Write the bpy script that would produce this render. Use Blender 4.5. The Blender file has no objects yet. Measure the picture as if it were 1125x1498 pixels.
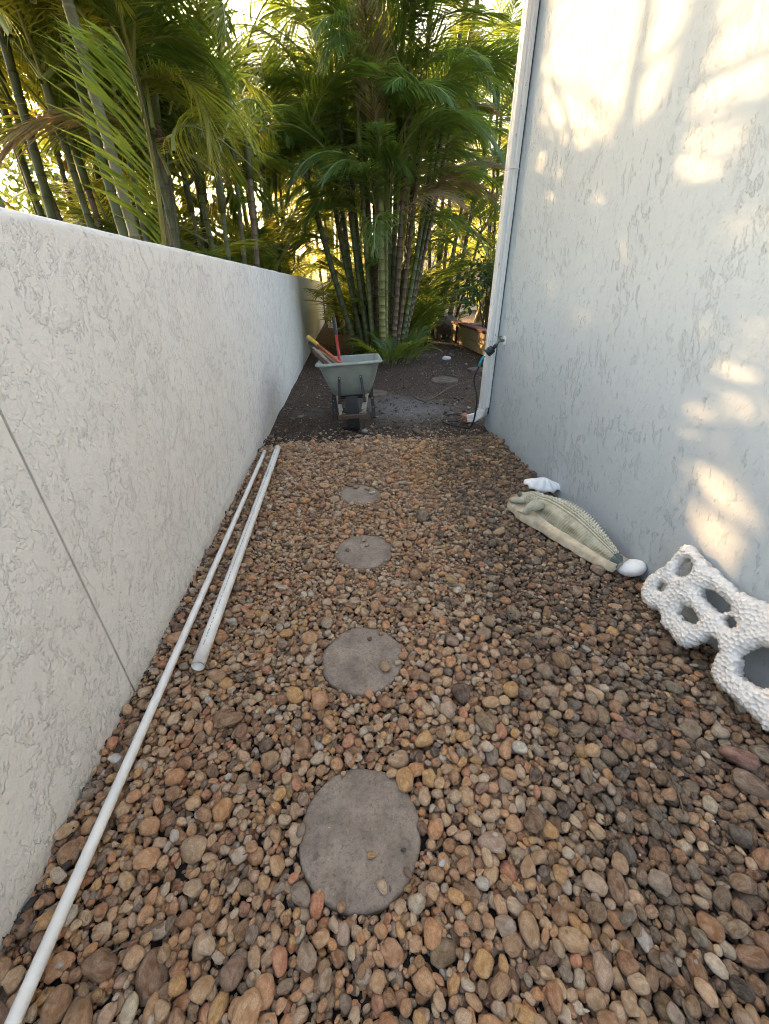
import bpy, bmesh, math, random
import numpy as np
from mathutils import Vector, Matrix, kdtree, noise as mnoise

rng = np.random.default_rng(7)
random.seed(7)
sc = bpy.context.scene
C = sc.collection

# ------------------------------------------------------------------ camera
cam_d = bpy.data.cameras.new('camera')
cam = bpy.data.objects.new('camera', cam_d)
C.objects.link(cam)
CAM_R = Matrix(((0.99607649, 0.04739749, -0.0747335),
                (-0.08837572, 0.48866575, -0.86798359),
                (-0.00462054, 0.87118268, 0.49093725)))
CAM_H = 1.5
cam.matrix_world = Matrix.Translation((0, 0, CAM_H)) @ CAM_R.to_4x4()
cam_d.sensor_fit = 'HORIZONTAL'
cam_d.sensor_width = 36.0
cam_d.lens = 36.0 * 584.38 / 1125.0
cam_d.clip_start = 0.02
cam_d.clip_end = 800.0
sc.camera = cam

# ------------------------------------------------------------------ sky and sun
SUN = Vector((-0.490, 0.833, 0.268)).normalized()
world = bpy.data.worlds.new('World')
sc.world = world
world.use_nodes = True
wn = world.node_tree
bg = wn.nodes['Background']
sky = wn.nodes.new('ShaderNodeTexSky')
sky.sky_type = 'NISHITA'
sky.sun_disc = False
sky.sun_elevation = math.asin(SUN.z)
sky.sun_rotation = math.atan2(SUN.x, SUN.y)
sky.air_density = 1.0
sky.dust_density = 7.0
sky.ozone_density = 0.0
wn.links.new(sky.outputs[0], bg.inputs[0])
bg.inputs[1].default_value = 0.15
sun_d = bpy.data.lights.new('sun', 'SUN')
sun_d.energy = 2.3
sun_d.angle = math.radians(0.5)
sun_d.color = (1.0, 0.60, 0.28)
sun = bpy.data.objects.new('sun', sun_d)
C.objects.link(sun)
sun.location = SUN * 60
sun.rotation_euler = SUN.to_track_quat('Z', 'Y').to_euler()
sc.view_settings.view_transform = 'Standard'
sc.view_settings.look = 'None'
sc.view_settings.gamma = 1.0
sc.view_settings.use_curve_mapping = False
sc.view_settings.exposure = 3.15
try:
    sc.cycles.max_bounces = 6
    sc.cycles.diffuse_bounces = 3
    sc.cycles.glossy_bounces = 2
    sc.cycles.transmission_bounces = 2
    sc.cycles.caustics_reflective = False
    sc.cycles.caustics_refractive = False
    sc.cycles.sample_clamp_indirect = 8.0
    sc.cycles.use_denoising = True
    sc.cycles.adaptive_threshold = 0.02
    sc.cycles.filter_width = 1.0
except Exception:
    pass

# ------------------------------------------------------------------ node helpers
def mat(name):
    m = bpy.data.materials.new(name)
    m.use_nodes = True
    nt = m.node_tree
    return m, nt, nt.nodes['Principled BSDF']

def N(nt, t, **kw):
    n = nt.nodes.new(t)
    for k, v in kw.items():
        if k.startswith('i_'):
            n.inputs[int(k[2:])].default_value = v
        else:
            setattr(n, k, v)
    return n

def L(nt, a, b):
    nt.links.new(a, b)

def ramp(nt, fac, stops):
    r = nt.nodes.new('ShaderNodeValToRGB')
    e = r.color_ramp.elements
    while len(e) > 1:
        e.remove(e[-1])
    for i, (p, c) in enumerate(stops):
        if i == 0:
            e[0].position = p
            el = e[0]
        else:
            el = e.new(p)
        if not hasattr(c, '__len__'):
            c = (c, c, c)
        el.color = (*c, 1)
    L(nt, fac, r.inputs[0])
    return r.outputs[0]

def noise(nt, vec, scale, detail=3, rough=0.55, dist=0.0):
    n = nt.nodes.new('ShaderNodeTexNoise')
    n.inputs['Scale'].default_value = scale
    n.inputs['Detail'].default_value = detail
    n.inputs['Roughness'].default_value = rough
    n.inputs['Distortion'].default_value = dist
    if vec is not None:
        L(nt, vec, n.inputs['Vector'])
    return n.outputs['Fac']

def math_n(nt, op, a, b=None, c=None):
    m = nt.nodes.new('ShaderNodeMath')
    m.operation = op
    for i, v in enumerate((a, b, c)):
        if v is None:
            continue
        if isinstance(v, (int, float)):
            m.inputs[i].default_value = v
        else:
            L(nt, v, m.inputs[i])
    return m.outputs[0]

def mixc(nt, fac, a, b, mode='MIX'):
    m = nt.nodes.new('ShaderNodeMix')
    m.data_type = 'RGBA'
    m.blend_type = mode
    for sock, v in ((m.inputs[0], fac), (m.inputs[6], a), (m.inputs[7], b)):
        if isinstance(v, (int, float)):
            sock.default_value = v
        elif isinstance(v, (tuple, list)):
            sock.default_value = (*v[:3], 1)
        else:
            L(nt, v, sock)
    return m.outputs[2]

def bump(nt, height, strength, dist, bsdf):
    b = nt.nodes.new('ShaderNodeBump')
    b.inputs['Strength'].default_value = strength
    b.inputs['Distance'].default_value = dist
    L(nt, height, b.inputs['Height'])
    L(nt, b.outputs[0], bsdf.inputs['Normal'])

def mapping(nt, vec, scale=(1, 1, 1), rot=(0, 0, 0)):
    m = nt.nodes.new('ShaderNodeMapping')
    m.inputs['Scale'].default_value = scale
    m.inputs['Rotation'].default_value = rot
    L(nt, vec, m.inputs['Vector'])
    return m.outputs[0]

def simple(name, col, rough=0.6, var=0.15, scale=30, bmp=0.0, spec=0.4, metal=0.0, world=False):
    m, nt, b = mat(name)
    if world:
        v = nt.nodes.new('ShaderNodeNewGeometry').outputs['Position']
    else:
        v = nt.nodes.new('ShaderNodeTexCoord').outputs['Object']
    f = noise(nt, v, scale, 4)
    lo = tuple(x * (1 - var) for x in col)
    hi = tuple(min(1, x * (1 + var)) for x in col)
    L(nt, ramp(nt, f, [(0.3, lo), (0.7, hi)]), b.inputs['Base Color'])
    b.inputs['Roughness'].default_value = rough
    b.inputs['Specular IOR Level'].default_value = spec
    b.inputs['Metallic'].default_value = metal
    if bmp:
        bump(nt, noise(nt, v, scale * 4, 3), 0.6, bmp, b)
    return m

# ------------------------------------------------------------------ materials
def stucco(name, col, rot, seed, dens, warm, fine, relief, aniso, patch):
    m, nt, b = mat(name)
    pos = nt.nodes.new('ShaderNodeNewGeometry').outputs['Position']
    off = N(nt, 'ShaderNodeVectorMath', operation='ADD')
    L(nt, pos, off.inputs[0])
    off.inputs[1].default_value = (seed, seed * 2.3, seed * 0.7)
    p = off.outputs[0]
    # trowelled flecks: short raised crumbs and drags in patches, smooth skim between them
    m1 = math_n(nt, 'MULTIPLY_ADD', noise(nt, p, 3.0, 2, 0.6), patch, -0.5 * patch)
    n1 = noise(nt, mapping(nt, mapping(nt, p, (1, 1, 1), (rot, 0, 0)), aniso), fine, 5, 0.74, 0.1)
    n2 = noise(nt, mapping(nt, mapping(nt, p, (1, 1, 1), (rot - 0.55, 0, 0)), aniso), fine * 2.0, 3, 0.62)
    f1 = ramp(nt, math_n(nt, 'ADD', n1, m1), [(dens, 0.0), (dens + 0.014, 0.7), (dens + 0.12, 1.0)])
    f2 = ramp(nt, math_n(nt, 'SUBTRACT', n2, math_n(nt, 'MULTIPLY', m1, 0.6)), [(dens + 0.05, 0.0), (dens + 0.065, 0.35), (dens + 0.16, 0.5)])
    fl = math_n(nt, 'MAXIMUM', f1, f2)
    soft = noise(nt, p, 34, 3, 0.8)
    h = math_n(nt, 'MULTIPLY_ADD', soft, 0.8, fl)
    bump(nt, h, 1.0, relief, b)
    stain = ramp(nt, noise(nt, mapping(nt, p, (1, 1, 0.35)), 1.7, 2, 0.6), [(0.3, 0.0), (0.75, 1.0)])
    c1 = mixc(nt, stain, col, warm)
    # a little grime splashed up from the ground, broken up by noise
    sx = nt.nodes.new('ShaderNodeSeparateXYZ')
    L(nt, pos, sx.inputs[0])
    z = math_n(nt, 'ADD', sx.outputs[2], math_n(nt, 'MULTIPLY', noise(nt, p, 9, 3, 0.7), -0.14))
    g = ramp(nt, z, [(-0.12, 0.10), (-0.06, 0.0)])
    c2 = mixc(nt, g, c1, (0.20, 0.17, 0.135))
    sp = ramp(nt, noise(nt, p, 34, 2, 0.4), [(0.735, 0.0), (0.76, 0.5)])
    c3 = mixc(nt, sp, c2, (0.30, 0.25, 0.2))
    L(nt, c3, b.inputs['Base Color'])
    b.inputs['Roughness'].default_value = 0.85
    b.inputs['Specular IOR Level'].default_value = 0.25
    return m

M_WALL_L = stucco('stucco_cream', (0.80, 0.765, 0.71), 0.45, 3.1, 0.54, (0.765, 0.725, 0.665), 10, 0.0075, (1, 1.25, 0.9), 0.9)
M_WALL_R = stucco('stucco_blue_white', (0.435, 0.485, 0.51), 0.28, 11.7, 0.60, (0.415, 0.46, 0.485), 15, 0.0034, (1, 1.7, 0.8), 0.5)
M_TRIM = simple('painted_trim', (0.66, 0.65, 0.63), 0.55, 0.06, 20, 0.0006, world=True)
M_ROOF = simple('roof_shingle', (0.25, 0.2, 0.17), 0.9, 0.3, 8, 0.004, world=True)
M_DARKGAP = simple('gap_shade_dark', (0.05, 0.045, 0.045), 0.9, 0.3, 40)  # shadow colour for the gap behind the downspout

def downspout_mat():
    m, nt, b = mat('chipped_white_metal')
    pos = nt.nodes.new('ShaderNodeNewGeometry').outputs['Position']
    n = noise(nt, mapping(nt, pos, (1, 1, 0.3)), 60, 4, 0.65)
    f = ramp(nt, n, [(0.66, 0.0), (0.69, 1.0)])
    base = mixc(nt, noise(nt, pos, 6, 3), (0.68, 0.66, 0.62), (0.76, 0.75, 0.72))
    L(nt, mixc(nt, f, base, (0.16, 0.13, 0.12)), b.inputs['Base Color'])
    b.inputs['Roughness'].default_value = 0.45
    return m
M_SPOUT = downspout_mat()

def ground_mat():
    m, nt, b = mat('dark_soil')
    pos = nt.nodes.new('ShaderNodeNewGeometry').outputs['Position']
    n1 = noise(nt, pos, 3.2, 6, 0.65)
    n2 = noise(nt, pos, 38, 6, 0.8)
    n3 = noise(nt, pos, 210, 3, 0.7)
    c = ramp(nt, n2, [(0.34, (0.020, 0.013, 0.009)), (0.48, (0.078, 0.052, 0.037)), (0.60, (0.17, 0.12, 0.088)), (0.72, (0.40, 0.31, 0.235))])
    c = mixc(nt, ramp(nt, n1, [(0.42, 0.0), (0.75, 0.4)]), c, (0.14, 0.108, 0.088))
    # grey builder's sand spilt beside the barrow
    at = N(nt, 'ShaderNodeAttribute', attribute_name='sand')
    s = math_n(nt, 'ADD', at.outputs['Fac'], math_n(nt, 'MULTIPLY', math_n(nt, 'SUBTRACT', noise(nt, pos, 9, 7, 0.72), 0.5), 1.7))
    s = ramp(nt, s, [(0.25, 0.0), (0.6, 0.35), (1.1, 0.85)])
    sandc = ramp(nt, n3, [(0.3, (0.15, 0.138, 0.128)), (0.7, (0.36, 0.335, 0.31))])
    c = mixc(nt, s, c, sandc)
    L(nt, c, b.inputs['Base Color'])
    h = math_n(nt, 'ADD', n2, math_n(nt, 'MULTIPLY', n3, 0.5))
    bump(nt, h, 1.0, 0.03, b)
    b.inputs['Roughness'].default_value = 0.95
    b.inputs['Specular IOR Level'].default_value = 0.15
    return m
M_SOIL = ground_mat()
M_GAP_SOIL = simple('soil_shade_black', (0.022, 0.016, 0.012), 0.95, 0.5, 60, 0.004, world=True)  # soil under the gravel, blackened to paint deeper shade between the stones

def pebble_mat(name, kind):
    m, nt, b = mat(name)
    at = N(nt, 'ShaderNodeAttribute', attribute_type=kind, attribute_name='pcol')
    tc = nt.nodes.new('ShaderNodeTexCoord').outputs['Object']
    oi = nt.nodes.new('ShaderNodeObjectInfo')
    va = N(nt, 'ShaderNodeVectorMath', operation='ADD')
    L(nt, tc, va.inputs[0])
    cx = nt.nodes.new('ShaderNodeCombineXYZ')
    r10 = math_n(nt, 'MULTIPLY', oi.outputs['Random'], 40.0)
    for i in range(3):
        L(nt, r10, cx.inputs[i])
    L(nt, cx.outputs[0], va.inputs[1])
    v = va.outputs[0]
    n1 = noise(nt, v, 1.6, 5, 0.6, 0.6)
    n2 = noise(nt, v, 9, 4, 0.7)
    base = at.outputs['Color']
    dark = mixc(nt, 1.0, base, (0.60, 0.53, 0.47), 'MULTIPLY')
    lite = mixc(nt, 0.30, base, (0.80, 0.68, 0.54))
    c = mixc(nt, ramp(nt, n1, [(0.35, 0.0), (0.68, 1.0)]), dark, lite)
    c = mixc(nt, ramp(nt, n2, [(0.35, 0.55), (0.6, 0.0)]), c, mixc(nt, 1.0, base, (0.5, 0.42, 0.36), 'MULTIPLY'))
    L(nt, c, b.inputs['Base Color'])
    b.inputs['Roughness'].default_value = 0.46
    b.inputs['Specular IOR Level'].default_value = 0.5
    bump(nt, math_n(nt, 'ADD', n2, noise(nt, v, 26, 3)), 0.55, 0.06, b)
    return m
M_PEB_I = pebble_mat('river_pebble_mass', 'INSTANCER')
M_PEB_O = pebble_mat('river_pebble', 'OBJECT')

def chip_mat():
    m, nt, b = mat('leaf_litter')
    at = N(nt, 'ShaderNodeAttribute', attribute_type='INSTANCER', attribute_name='pcol')
    L(nt, at.outputs['Color'], b.inputs['Base Color'])
    b.inputs['Roughness'].default_value = 0.85
    return m
M_CHIP = chip_mat()

def paver_mat():
    m, nt, b = mat('weathered_concrete')
    tc = nt.nodes.new('ShaderNodeNewGeometry').outputs['Position']
    n1 = noise(nt, tc, 7, 6, 0.68)
    n2 = noise(nt, tc, 85, 5, 0.78)
    n3 = noise(nt, mapping(nt, tc, (1, 3.0, 1), (0, 0, 0.5)), 26, 4, 0.7, 0.8)
    c = ramp(nt, n1, [(0.3, (0.165, 0.125, 0.095)), (0.52, (0.285, 0.222, 0.172)), (0.75, (0.39, 0.315, 0.25))])
    c = mixc(nt, ramp(nt, n2, [(0.32, 0.75), (0.5, 0.0)]), c, (0.09, 0.08, 0.072))
    c = mixc(nt, ramp(nt, n2, [(0.62, 0.0), (0.72, 0.75)]), c, (0.52, 0.49, 0.45))
    c = mixc(nt, ramp(nt, n3, [(0.64, 0.0), (0.74, 0.55)]), c, (0.42, 0.385, 0.345))
    c = mixc(nt, ramp(nt, n3, [(0.27, 0.6), (0.36, 0.0)]), c, (0.10, 0.086, 0.076))
    L(nt, c, b.inputs['Base Color'])
    bump(nt, math_n(nt, 'ADD', n2, math_n(nt, 'MULTIPLY', n3, 0.8)), 0.8, 0.004, b)
    b.inputs['Roughness'].default_value = 0.9
    return m
M_PAVER = paver_mat()

M_PAVER_D = simple('soil_stained_concrete', (0.14, 0.105, 0.08), 0.95, 0.45, 9, 0.004, world=True)

def leaf_mat(name, c0, c1, tr, trc, rough=0.38):
    m, nt, b = mat(name)
    oi = nt.nodes.new('ShaderNodeObjectInfo')
    tc = nt.nodes.new('ShaderNodeTexCoord').outputs['Object']
    n = noise(nt, tc, 3.5, 3, 0.6)
    f = math_n(nt, 'MULTIPLY_ADD', oi.outputs['Random'], 0.7, math_n(nt, 'MULTIPLY', n, 0.35))
    col = ramp(nt, f, [(0.15, c0), (0.8, c1)])
    L(nt, col, b.inputs['Base Color'])
    b.inputs['Roughness'].default_value = rough
    b.inputs['Specular IOR Level'].default_value = 0.45
    t = nt.nodes.new('ShaderNodeBsdfTranslucent')
    L(nt, mixc(nt, f, trc, tuple(x * 1.3 for x in trc)), t.inputs['Color'])
    mx = nt.nodes.new('ShaderNodeMixShader')
    mx.inputs[0].default_value = tr
    L(nt, b.outputs[0], mx.inputs[1])
    L(nt, t.outputs[0], mx.inputs[2])
    out = nt.nodes['Material Output']
    L(nt, mx.outputs[0], out.inputs['Surface'])
    return m
M_LEAF = leaf_mat('palm_leaf', (0.030, 0.072, 0.018), (0.075, 0.130, 0.030), 0.42, (0.30, 0.38, 0.04))
M_LEAF_Y = leaf_mat('palm_leaf_pale', (0.085, 0.135, 0.026), (0.17, 0.20, 0.04), 0.52, (0.60, 0.58, 0.06))  # brighter copy of M_LEAF, sun glow put into colour and translucency
M_LEAF_DRY = leaf_mat('palm_leaf_dry', (0.20, 0.14, 0.07), (0.30, 0.22, 0.12), 0.3, (0.40, 0.28, 0.12), 0.7)
M_LEAF_B = leaf_mat('broad_leaf', (0.030, 0.062, 0.020), (0.060, 0.10, 0.025), 0.28, (0.18, 0.24, 0.04))
M_LEAF_STRAP = leaf_mat('strap_leaf', (0.05, 0.10, 0.04), (0.09, 0.15, 0.06), 0.3, (0.20, 0.28, 0.06))
M_RACHIS = simple('frond_rachis', (0.20, 0.21, 0.06), 0.5, 0.25, 4)

def stem_mat(name, c0, c1, ringc):
    m, nt, b = mat(name)
    at = N(nt, 'ShaderNodeAttribute', attribute_name='ring')
    tc = nt.nodes.new('ShaderNodeNewGeometry').outputs['Position']
    oi = nt.nodes.new('ShaderNodeObjectInfo')
    n = noise(nt, mapping(nt, tc, (1, 1, 0.35)), 14, 5, 0.65)
    c = mixc(nt, ramp(nt, n, [(0.3, 0.0), (0.7, 1.0)]), c0, c1)
    c = mixc(nt, ramp(nt, noise(nt, tc, 40, 4, 0.7), [(0.58, 0.0), (0.78, 0.45)]), c, (0.20, 0.19, 0.13))
    br = ramp(nt, oi.outputs['Random'], [(0.0, 0.65), (1.0, 1.2)])
    c = mixc(nt, 1.0, c, br, 'MULTIPLY')
    c = mixc(nt, ramp(nt, at.outputs['Fac'], [(0.35, 0.0), (0.85, 0.85)]), c, ringc)
    L(nt, c, b.inputs['Base Color'])
    b.inputs['Roughness'].default_value = 0.55
    bump(nt, noise(nt, tc, 60, 3), 0.4, 0.004, b)
    return m
M_STEM_G = stem_mat('cane_green', (0.045, 0.062, 0.014), (0.095, 0.105, 0.026), (0.03, 0.026, 0.014))
M_STEM_Y = stem_mat('cane_yellow_green', (0.13, 0.14, 0.036), (0.21, 0.20, 0.06), (0.075, 0.06, 0.03))
M_STEM_B = stem_mat('cane_brown', (0.085, 0.053, 0.028), (0.14, 0.092, 0.05), (0.03, 0.02, 0.014))
M_STEM_S = stem_mat('cane_grey', (0.075, 0.08, 0.036), (0.135, 0.13, 0.062), (0.15, 0.14, 0.085))
M_BARK = simple('tree_bark', (0.16, 0.13, 0.10), 0.9, 0.4, 12, 0.01, world=True)

M_TRAY = simple('grey_green_plastic', (0.28, 0.31, 0.275), 0.5, 0.10, 9, 0.0005, world=True)
M_BLACK = simple('black_steel', (0.018, 0.018, 0.019), 0.45, 0.3, 40)
M_RUBBER = simple('tyre_rubber', (0.03, 0.03, 0.029), 0.85, 0.35, 60, 0.001, world=True)
M_WOOD = simple('weathered_wood', (0.30, 0.235, 0.165), 0.75, 0.35, 22, 0.001, world=True)
M_WOOD_D = simple('dark_wood', (0.075, 0.05, 0.036), 0.8, 0.35, 22, 0.002, world=True)
M_STEEL = simple('galvanised_steel', (0.45, 0.45, 0.44), 0.4, 0.2, 50, 0, 0.5, 0.8)
M_RED = simple('red_fibreglass', (0.36, 0.015, 0.02), 0.35, 0.12, 20)
M_ORANGE = simple('orange_red_shaft', (0.46, 0.10, 0.04), 0.45, 0.25, 30, world=True)
M_YELLOW = simple('yellow_grip', (0.50, 0.34, 0.06), 0.5, 0.2, 30)
M_PVC = simple('pvc_white', (0.76, 0.735, 0.69), 0.35, 0.09, 9, 0, 0.5, world=True)
M_PRINT = simple('grey_print', (0.28, 0.29, 0.31), 0.6, 0.2, 90)
M_HOSE_K = simple('black_hose', (0.02, 0.022, 0.022), 0.4, 0.2, 30)
M_HOSE_T = simple('teal_hose', (0.02, 0.24, 0.30), 0.4, 0.1, 30)
M_TIMER = simple('dark_green_plastic', (0.012, 0.03, 0.028), 0.4, 0.2, 30)
M_BRASS = simple('dull_brass', (0.15, 0.17, 0.14), 0.45, 0.3, 60, 0, 0.5, 0.6)
M_TERRA = simple('terracotta', (0.33, 0.13, 0.085), 0.85, 0.25, 40, 0.002, world=True)
M_REDBRICK = simple('red_brick', (0.22, 0.085, 0.065), 0.85, 0.3, 25, 0.003, world=True)
M_BLOCK = simple('tan_block', (0.42, 0.33, 0.20), 0.9, 0.25, 18, 0.004, world=True)
M_TAN = simple('tan_render', (0.58, 0.44, 0.30), 0.9, 0.12, 3, 0.003, world=True)
M_OFFWHITE = simple('white_render', (0.78, 0.77, 0.74), 0.8, 0.05, 5, world=True)
M_SHELL = simple('chalk_white_shell', (0.80, 0.80, 0.79), 0.6, 0.06, 25, 0.002, world=True)
M_CORAL = simple('white_cast_coral', (0.70, 0.665, 0.615), 0.75, 0.10, 22, 0.0012, world=True)
M_TWIG = simple('brown_twig', (0.12, 0.085, 0.06), 0.85, 0.3, 30)

def reptile_mat():
    m, nt, b = mat('green_cement_shaded_grooves')
    pos = nt.nodes.new('ShaderNodeNewGeometry').outputs['Position']
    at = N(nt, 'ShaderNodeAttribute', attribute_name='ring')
    n = noise(nt, pos, 14, 5, 0.65)
    n2 = noise(nt, pos, 70, 4, 0.7)
    c = ramp(nt, n, [(0.3, (0.24, 0.215, 0.135)), (0.5, (0.37, 0.345, 0.24)), (0.72, (0.52, 0.48, 0.37))])
    c = mixc(nt, ramp(nt, n2, [(0.55, 0.0), (0.8, 0.6)]), c, (0.60, 0.58, 0.48))
    c = mixc(nt, ramp(nt, at.outputs['Fac'], [(0.0, 0.8), (0.33, 0.0)]), c, (0.13, 0.11, 0.06))  # cavity shade painted into the grooves
    c = mixc(nt, ramp(nt, at.outputs['Fac'], [(0.4, 0.0), (1.0, 0.9)]), c, (0.68, 0.66, 0.54))
    L(nt, c, b.inputs['Base Color'])
    b.inputs['Roughness'].default_value = 0.6
    bump(nt, n2, 0.4, 0.003, b)
    return m
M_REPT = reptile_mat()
M_REPT_D = simple('dark_painted_cement', (0.11, 0.13, 0.115), 0.55, 0.3, 40, 0.001, world=True)
M_REPT_B = simple('stained_cream_cement', (0.52, 0.43, 0.30), 0.75, 0.28, 16, 0.002, world=True)

# ------------------------------------------------------------------ mesh helpers
def mesh(name, v, f, mats, smooth=False, midx=None, attrs=None):
    me = bpy.data.meshes.new(name)
    me.from_pydata([tuple(p) for p in np.asarray(v, dtype=float).tolist()], [], [tuple(q) for q in f])
    for mm in (mats if isinstance(mats, (list, tuple)) else [mats]):
        me.materials.append(mm)
    if midx is not None:
        me.polygons.foreach_set('material_index', np.asarray(midx, dtype=np.int32))
    if smooth:
        me.polygons.foreach_set('use_smooth', np.ones(len(me.polygons), dtype=bool))
    for k, a in (attrs or {}).items():
        at = me.attributes.new(k, 'FLOAT', 'POINT')
        at.data.foreach_set('value', np.asarray(a, dtype=np.float32))
    me.update()
    return me

def obj(name, me, parent=None, loc=(0, 0, 0), **props):
    o = bpy.data.objects.new(name, me)
    C.objects.link(o)
    if parent is not None:
        o.parent = parent
        o.location = loc
    else:
        o.location = loc
    for k, v in props.items():
        o[k] = v
    return o

def empty(name, loc, label, category, group=None):
    e = bpy.data.objects.new(name, None)
    C.objects.link(e)
    e.location = loc
    e.empty_display_size = 0.1
    e['label'] = label
    e['category'] = category
    if group:
        e['group'] = group
    return e

class MB:
    """collects shapes given in world coordinates; build() makes ONE mesh object"""
    def __init__(self):
        self.v, self.f, self.n, self.ring = [], [], 0, []
    def add(self, v, f, ring=None):
        v = np.asarray(v, dtype=float)
        self.v.append(v)
        self.f += [tuple(int(i) + self.n for i in q) for q in f]
        self.ring.append(np.zeros(len(v)) if ring is None else np.asarray(ring, dtype=float))
        self.n += len(v)
        return self
    def box(self, c, s, rot=None, bev=0.0):
        c = Vector(c)
        hx, hy, hz = (x / 2 for x in s)
        if bev <= 0:
            v = [(x, y, z) for z in (-hz, hz) for y in (-hy, hy) for x in (-hx, hx)]
            f = [(0, 2, 3, 1), (4, 5, 7, 6), (0, 1, 5, 4), (2, 6, 7, 3), (0, 4, 6, 2), (1, 3, 7, 5)]
        else:
            bm = bmesh.new()
            bmesh.ops.create_cube(bm, size=1.0)
            for p in bm.verts:
                p.co = Vector((p.co.x * 2 * hx, p.co.y * 2 * hy, p.co.z * 2 * hz))
            bmesh.ops.bevel(bm, geom=bm.edges[:], offset=min(bev, hx * .95, hy * .95, hz * .95), segments=2, profile=0.6, affect='EDGES')
            bm.verts.index_update()
            v = [p.co[:] for p in bm.verts]
            f = [[p.index for p in q.verts] for q in bm.faces]
            bm.free()
        R = rot.to_3x3() if rot is not None else Matrix.Identity(3)
        self.add([(R @ Vector(p) + c)[:] for p in v], f)
        return self
    def tube(self, pts, rad, sides=10, cap=True, ring=None, squash=None):
        pts = [Vector(p) for p in pts]
        n = len(pts)
        if not hasattr(rad, '__len__'):
            rad = [rad] * n
        t0 = (pts[1] - pts[0]).normalized()
        up = Vector((0, 0, 1)) if abs(t0.z) < 0.95 else Vector((1, 0, 0))
        a = t0.cross(up).normalized()
        V, F, RG = [], [], []
        for i, p in enumerate(pts):
            t = (pts[min(i + 1, n - 1)] - pts[max(i - 1, 0)]).normalized()
            a = (a - t * a.dot(t)).normalized()
            b2 = t.cross(a)
            for k in range(sides):
                th = 2 * math.pi * k / sides
                V.append((p + a * (math.cos(th) * rad[i]) + b2 * (math.sin(th) * rad[i] * (squash or 1)))[:])
                RG.append(ring[i] if ring is not None else 0)
        for i in range(n - 1):
            for k in range(sides):
                k2 = (k + 1) % sides
                F.append((i * sides + k, i * sides + k2, (i + 1) * sides + k2, (i + 1) * sides + k))
        if cap:
            F.append(tuple(range(sides))[::-1])
            F.append(tuple((n - 1) * sides + k for k in range(sides)))
        self.add(V, F, RG)
        return self
    def bar(self, a, b, w, t, bev=0.0):
        a, b = Vector(a), Vector(b)
        d = b - a
        q = d.to_track_quat('Y', 'Z')
        self.box((a + b) / 2, (w, d.length, t), q.to_matrix(), bev)
        return self
    def build(self, name, m, parent=None, smooth=False, ring=False, **props):
        v = np.concatenate(self.v)
        if parent is not None:
            v = v - np.array(parent.matrix_basis.translation[:]) if parent.parent is None else v - np.array((parent.parent.matrix_basis.translation + parent.matrix_basis.translation)[:])
        me = mesh(name, v, self.f, m, smooth, attrs={'ring': np.concatenate(self.ring)} if ring else None)
        return obj(name, me, parent, **props)

def smooth_curve(pts, n):
    """Catmull-Rom through pts"""
    P = [Vector(p) for p in pts]
    P = [P[0] * 2 - P[1]] + P + [P[-1] * 2 - P[-2]]
    out = []
    m = len(P) - 3
    for i in range(n):
        u = i / (n - 1) * m
        k = min(int(u), m - 1)
        t = u - k
        a, b, c, d = P[k:k + 4]
        out.append(0.5 * ((2 * b) + (c - a) * t + (2 * a - 5 * b + 4 * c - d) * t * t + (3 * b - a - 3 * c + d) * t ** 3))
    return out

def fbm(x, y, s, o=3, seed=0.0):
    return mnoise.fractal(Vector((x * s + seed, y * s - seed, seed * 0.37)), 0.9, 2.0, o)

# ------------------------------------------------------------------ ground
XL, XR = -0.98, 1.68          # inner faces of the garden wall and of the house
def edge_y(x):
    return 4.40 + 0.07 * math.sin(x * 3.1 + 1.0) + 0.05 * math.sin(x * 7.3) + (0.26 * max(0, (x - 1.05)) ** 1.0)
def ground_z(x, y):
    if XL - 0.1 < x < XR + 0.1 and y < edge_y(min(max(x, XL), XR)):
        return -0.045
    d = math.hypot(x - 0.8, y - 10.0)
    z = -0.035 + 0.028 * fbm(x, y, 0.9, 3, 3.3) + 0.012 * fbm(x, y, 4.0, 2, 9.1)
    z += 0.10 * math.exp(-(d / 1.1) ** 2)
    z += 0.02 * math.exp(-((y - edge_y(min(max(x, XL), XR)) - 0.1) / 0.12) ** 2) * -1
    return z
def axis(lo, hi, step, far):
    a = list(np.arange(lo, hi + 1e-6, step))
    s, p = step, hi
    while p < far:
        s *= 1.35
        p += s
        a.append(p)
    s, p = step, lo
    while p > -far:
        s *= 1.35
        p -= s
        a.insert(0, p)
    return a
gx = axis(-1.3, 4.6, 0.055, 260)
gy = axis(4.0, 12.0, 0.055, 260)
gv, gs = [], []
for y in gy:
    for x in gx:
        gv.append((x, y, ground_z(x, y)))
        s = 1.05 * math.exp(-(((x - 0.80) / 0.85) ** 2 + ((y - 5.75) / 0.75) ** 2))
        s += 0.75 * math.exp(-(((x - 0.40) / 0.28) ** 2 + ((y - 6.6) / 0.3) ** 2))
        s += 0.6 * math.exp(-(((x - 1.9) / 0.5) ** 2 + ((y - 10.6) / 0.3) ** 2))
        s += 0.45 * math.exp(-(((x + 0.6) / 0.4) ** 2 + ((y - 5.6) / 0.4) ** 2))
        s += 0.5 * math.exp(-(((x - 0.1) / 0.5) ** 2 + ((y - 13.0) / 1.3) ** 2))
        gs.append(s)
nx = len(gx)
gf = [(j * nx + i, j * nx + i + 1, (j + 1) * nx + i + 1, (j + 1) * nx + i) for j in range(len(gy) - 1) for i in range(nx - 1)]
obj('ground', mesh('ground', gv, gf, M_SOIL, True, attrs={'sand': gs}), kind='structure',
    label='dark bare soil with spilt grey sand and leaf litter')

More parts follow.
